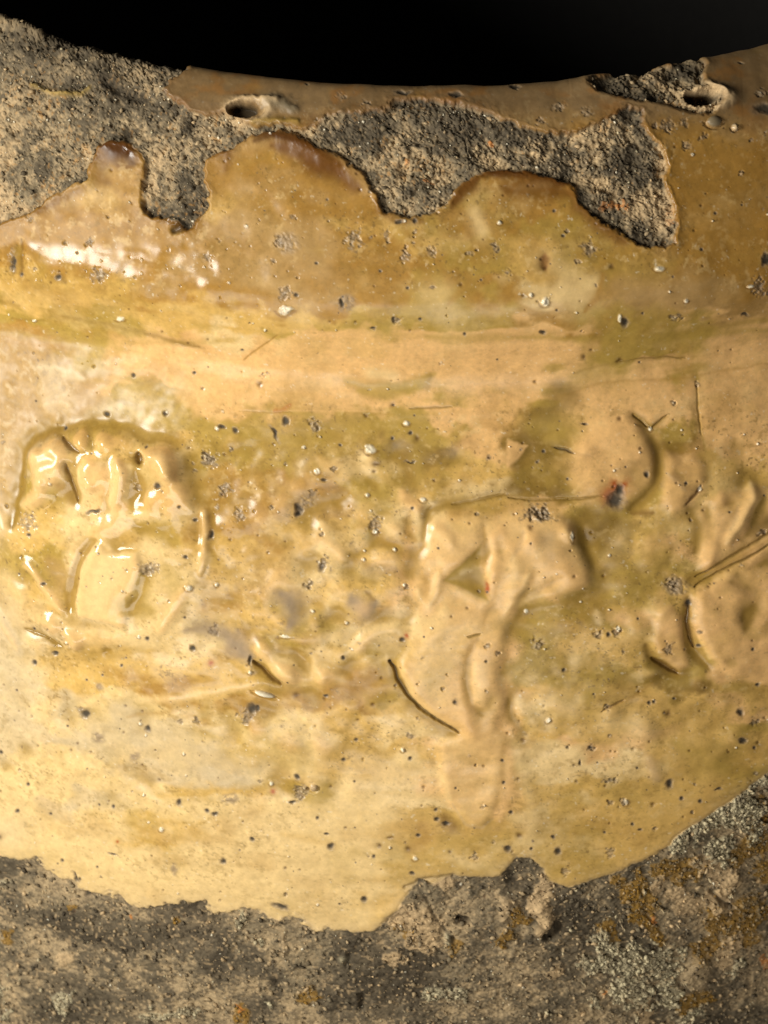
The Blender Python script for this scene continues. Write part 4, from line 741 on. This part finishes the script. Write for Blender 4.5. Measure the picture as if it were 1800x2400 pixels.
# stray crumbs of a part that touch it nowhere go to the glaze round them
fpg = pid[:-1].copy(); nF = fpg.size; ids = np.arange(nF, dtype=np.int64).reshape(fpg.shape)
eh = (fpg == np.roll(fpg, -1, 1)); ev = (fpg[:-1] == fpg[1:])
ea = np.concatenate([ids[eh], ids[:-1][ev]]); eb = np.concatenate([np.roll(ids, -1, 1)[eh], ids[1:][ev]])
big = (fpg.ravel() >= 4); keep = big[ea]; ea = ea[keep]; eb = eb[keep]; lb = np.arange(nF)
for it in range(200):
    m_ = np.minimum(lb[ea], lb[eb]); old = lb.copy(); np.minimum.at(lb, lb[ea], m_); np.minimum.at(lb, lb[eb], m_); lb = lb[lb]; lb = lb[lb]
    if (lb == old).all(): break
for u in np.unique(fpg):
    if u < 4: continue
    q_ = np.where(fpg.ravel() == u)[0]; ll, ct = np.unique(lb[q_], return_counts=True)
    if len(ll) > 1: bad = q_[lb[q_] != ll[np.argmax(ct)]]; fpg.reshape(-1)[bad] = 2
fp = fpg.reshape(-1)
Pf = (Pd.reshape(-1, 3) * S).astype(np.float32); Nf = N.reshape(-1, 3).astype(np.float32)
Cf = np.clip(alb.reshape(-1, 3), 0.004, 0.9); Rf = rough.reshape(-1).astype(np.float32)
order = np.argsort(fp, kind='stable'); sfp = fp[order]; uniq, start = np.unique(sfp, return_index=True); start = np.r_[start, len(sfp)]
remap = np.full(H * W, -1, np.int32)
for a, u in enumerate(uniq):
    fs = F[order[start[a]:start[a + 1]]]
    vs = np.unique(fs); remap[vs] = np.arange(len(vs)); lf = remap[fs]
    nm, lab = names[int(u)]
    me = bpy.data.meshes.new(nm)
    me.vertices.add(len(vs)); me.vertices.foreach_set('co', Pf[vs].ravel())
    me.loops.add(lf.size); me.loops.foreach_set('vertex_index', lf.ravel())
    me.polygons.add(len(lf)); me.polygons.foreach_set('loop_start', np.arange(0, lf.size, 4, dtype=np.int32))
    me.polygons.foreach_set('use_smooth', np.ones(len(lf), bool))
    me.update(calc_edges=True)
    if u != 0:
        ca = me.attributes.new('tint', 'FLOAT_COLOR', 'POINT'); ca.data.foreach_set('color', np.c_[Cf[vs], np.ones(len(vs), np.float32)].astype(np.float32).ravel())
        ra = me.attributes.new('rough', 'FLOAT', 'POINT'); ra.data.foreach_set('value', Rf[vs])
    me.normals_split_custom_set_from_vertices(Nf[vs])
    claylike = u in (1, 4, 5, 6) or nm == 'burst_blister'
    me.materials.append(M_IN if u == 0 else (M_CLAY if claylike else M_GLAZE))
    o = bpy.data.objects.new(nm, me); o.parent = jar
    if lab: o['label'] = lab
    col.objects.link(o)

# ------------------------------------------------------------------ loose grit, crystals and lichen crust standing on the bare clay
ph = (1 + 5 ** .5) / 2
ICO = np.array([(-1,ph,0),(1,ph,0),(-1,-ph,0),(1,-ph,0),(0,-1,ph),(0,1,ph),(0,-1,-ph),(0,1,-ph),(ph,0,-1),(ph,0,1),(-ph,0,-1),(-ph,0,1)], np.float32); ICO /= np.linalg.norm(ICO[0])
ICF = np.array([(0,11,5),(0,5,1),(0,1,7),(0,7,10),(0,10,11),(1,5,9),(5,11,4),(11,10,2),(10,7,6),(7,1,8),(3,9,4),(3,4,2),(3,2,6),(3,6,8),(3,8,9),(4,9,5),(2,4,11),(6,2,10),(8,6,7),(9,8,1)], np.int32)
rg = np.random.RandomState(11)
claym = (glz < .3).astype(np.float32); claym[:I0] = 0; claym[:, :J0 + 4] = 0; claym[:, J1 - 4:] = 0; claym[Y > 2620] = 0
def crumbs(name, weight, n, rmin, rmax, cols, roughness, label, sink=.35, flat=.7):
    w = weight.ravel().astype(np.float64); w /= w.sum()
    idx = rg.choice(H * W, n, p=w); c = Pd.reshape(-1, 3)[idx]; nn = N.reshape(-1, 3)[idx]
    t = rg.randn(n, 3); t -= nn * (t * nn).sum(1, keepdims=True); t /= np.linalg.norm(t, axis=1, keepdims=True); b = np.cross(nn, t)
    r = rmin + (rmax - rmin) * rg.rand(n) ** 3
    jit = 1 + .28 * rg.randn(n, 12)
    L = ICO[None] * jit[..., None]
    st = 1 + .5 * rg.rand(n)
    vs = c[:, None] + r[:, None, None] * (L[..., 0:1] * t[:, None] * st[:, None, None] + L[..., 1:2] * b[:, None] + (L[..., 2:3] * flat + sink) * nn[:, None])
    fc = (ICF[None] + 12 * np.arange(n)[:, None, None]).reshape(-1, 3)
    me = bpy.data.meshes.new(name); me.vertices.add(12 * n); me.vertices.foreach_set('co', (vs * S).astype(np.float32).ravel())
    me.loops.add(fc.size); me.loops.foreach_set('vertex_index', fc.ravel()); me.polygons.add(len(fc)); me.polygons.foreach_set('loop_start', np.arange(0, fc.size, 3, dtype=np.int32))
    me.polygons.foreach_set('use_smooth', np.ones(len(fc), bool)); me.update(calc_edges=True)
    cc = np.array([PL[q] for q in cols])[rg.randint(0, len(cols), n)] * (.75 + .5 * rg.rand(n, 1))
    base = Cf[idx]; cc = .7 * cc + .3 * base
    cc = np.repeat(cc, 12, 0)
    ca = me.attributes.new('tint', 'FLOAT_COLOR', 'POINT'); ca.data.foreach_set('color', np.c_[cc, np.ones(len(cc))].astype(np.float32).ravel())
    ra = me.attributes.new('rough', 'FLOAT', 'POINT'); ra.data.foreach_set('value', np.full(len(cc), roughness, np.float32))
    me.materials.append(M_CLAY); o = bpy.data.objects.new(name, me); o.parent = jar; o['kind'] = 'stuff'; o['label'] = label; col.objects.link(o)
upper = (Y < 800)
crumbs('grit', claym * np.where(upper, .22, .6) * (1 + np.clip(c2k, 0, 1)), 6500, 1.4, 6.5, 'TTTPASSN', .8, 'loose sandy grit stuck to the bare clay')
crumbs('quartz_grain', claym * np.where(upper, 1.0, .5), 900, 1.2, 3.4, 'ZZX', .25, 'pale glinting quartz grains in the bare clay')
crumbs('grey_lichen', np.clip(GM['Z'], 0, 1) ** 2 * claym + 1e-9 * claym, 3200, 1.6, 6.0, 'ZZAA', .9, 'pale grey crusty lichen along the lower right edge of the glaze')
crumbs('ochre_lichen', np.clip(GM['Q'], 0, 1) ** 2 * claym + 1e-9 * claym, 1100, 1.6, 5.0, 'QAAQ', .9, 'dull ochre lichen on the lower right clay', flat=.5)
# ------------------------------------------------------------------ what the jar stands on
import bmesh
bm = bmesh.new(); bmesh.ops.create_grid(bm, x_segments=4, y_segments=4, size=3.0)
me = bpy.data.meshes.new('ground'); bm.to_mesh(me); bm.free(); me.materials.append(M_TABLE)
o = bpy.data.objects.new('ground', me); o.location = (0, 0, -0.4905); o['kind'] = 'structure'; col.objects.link(o)
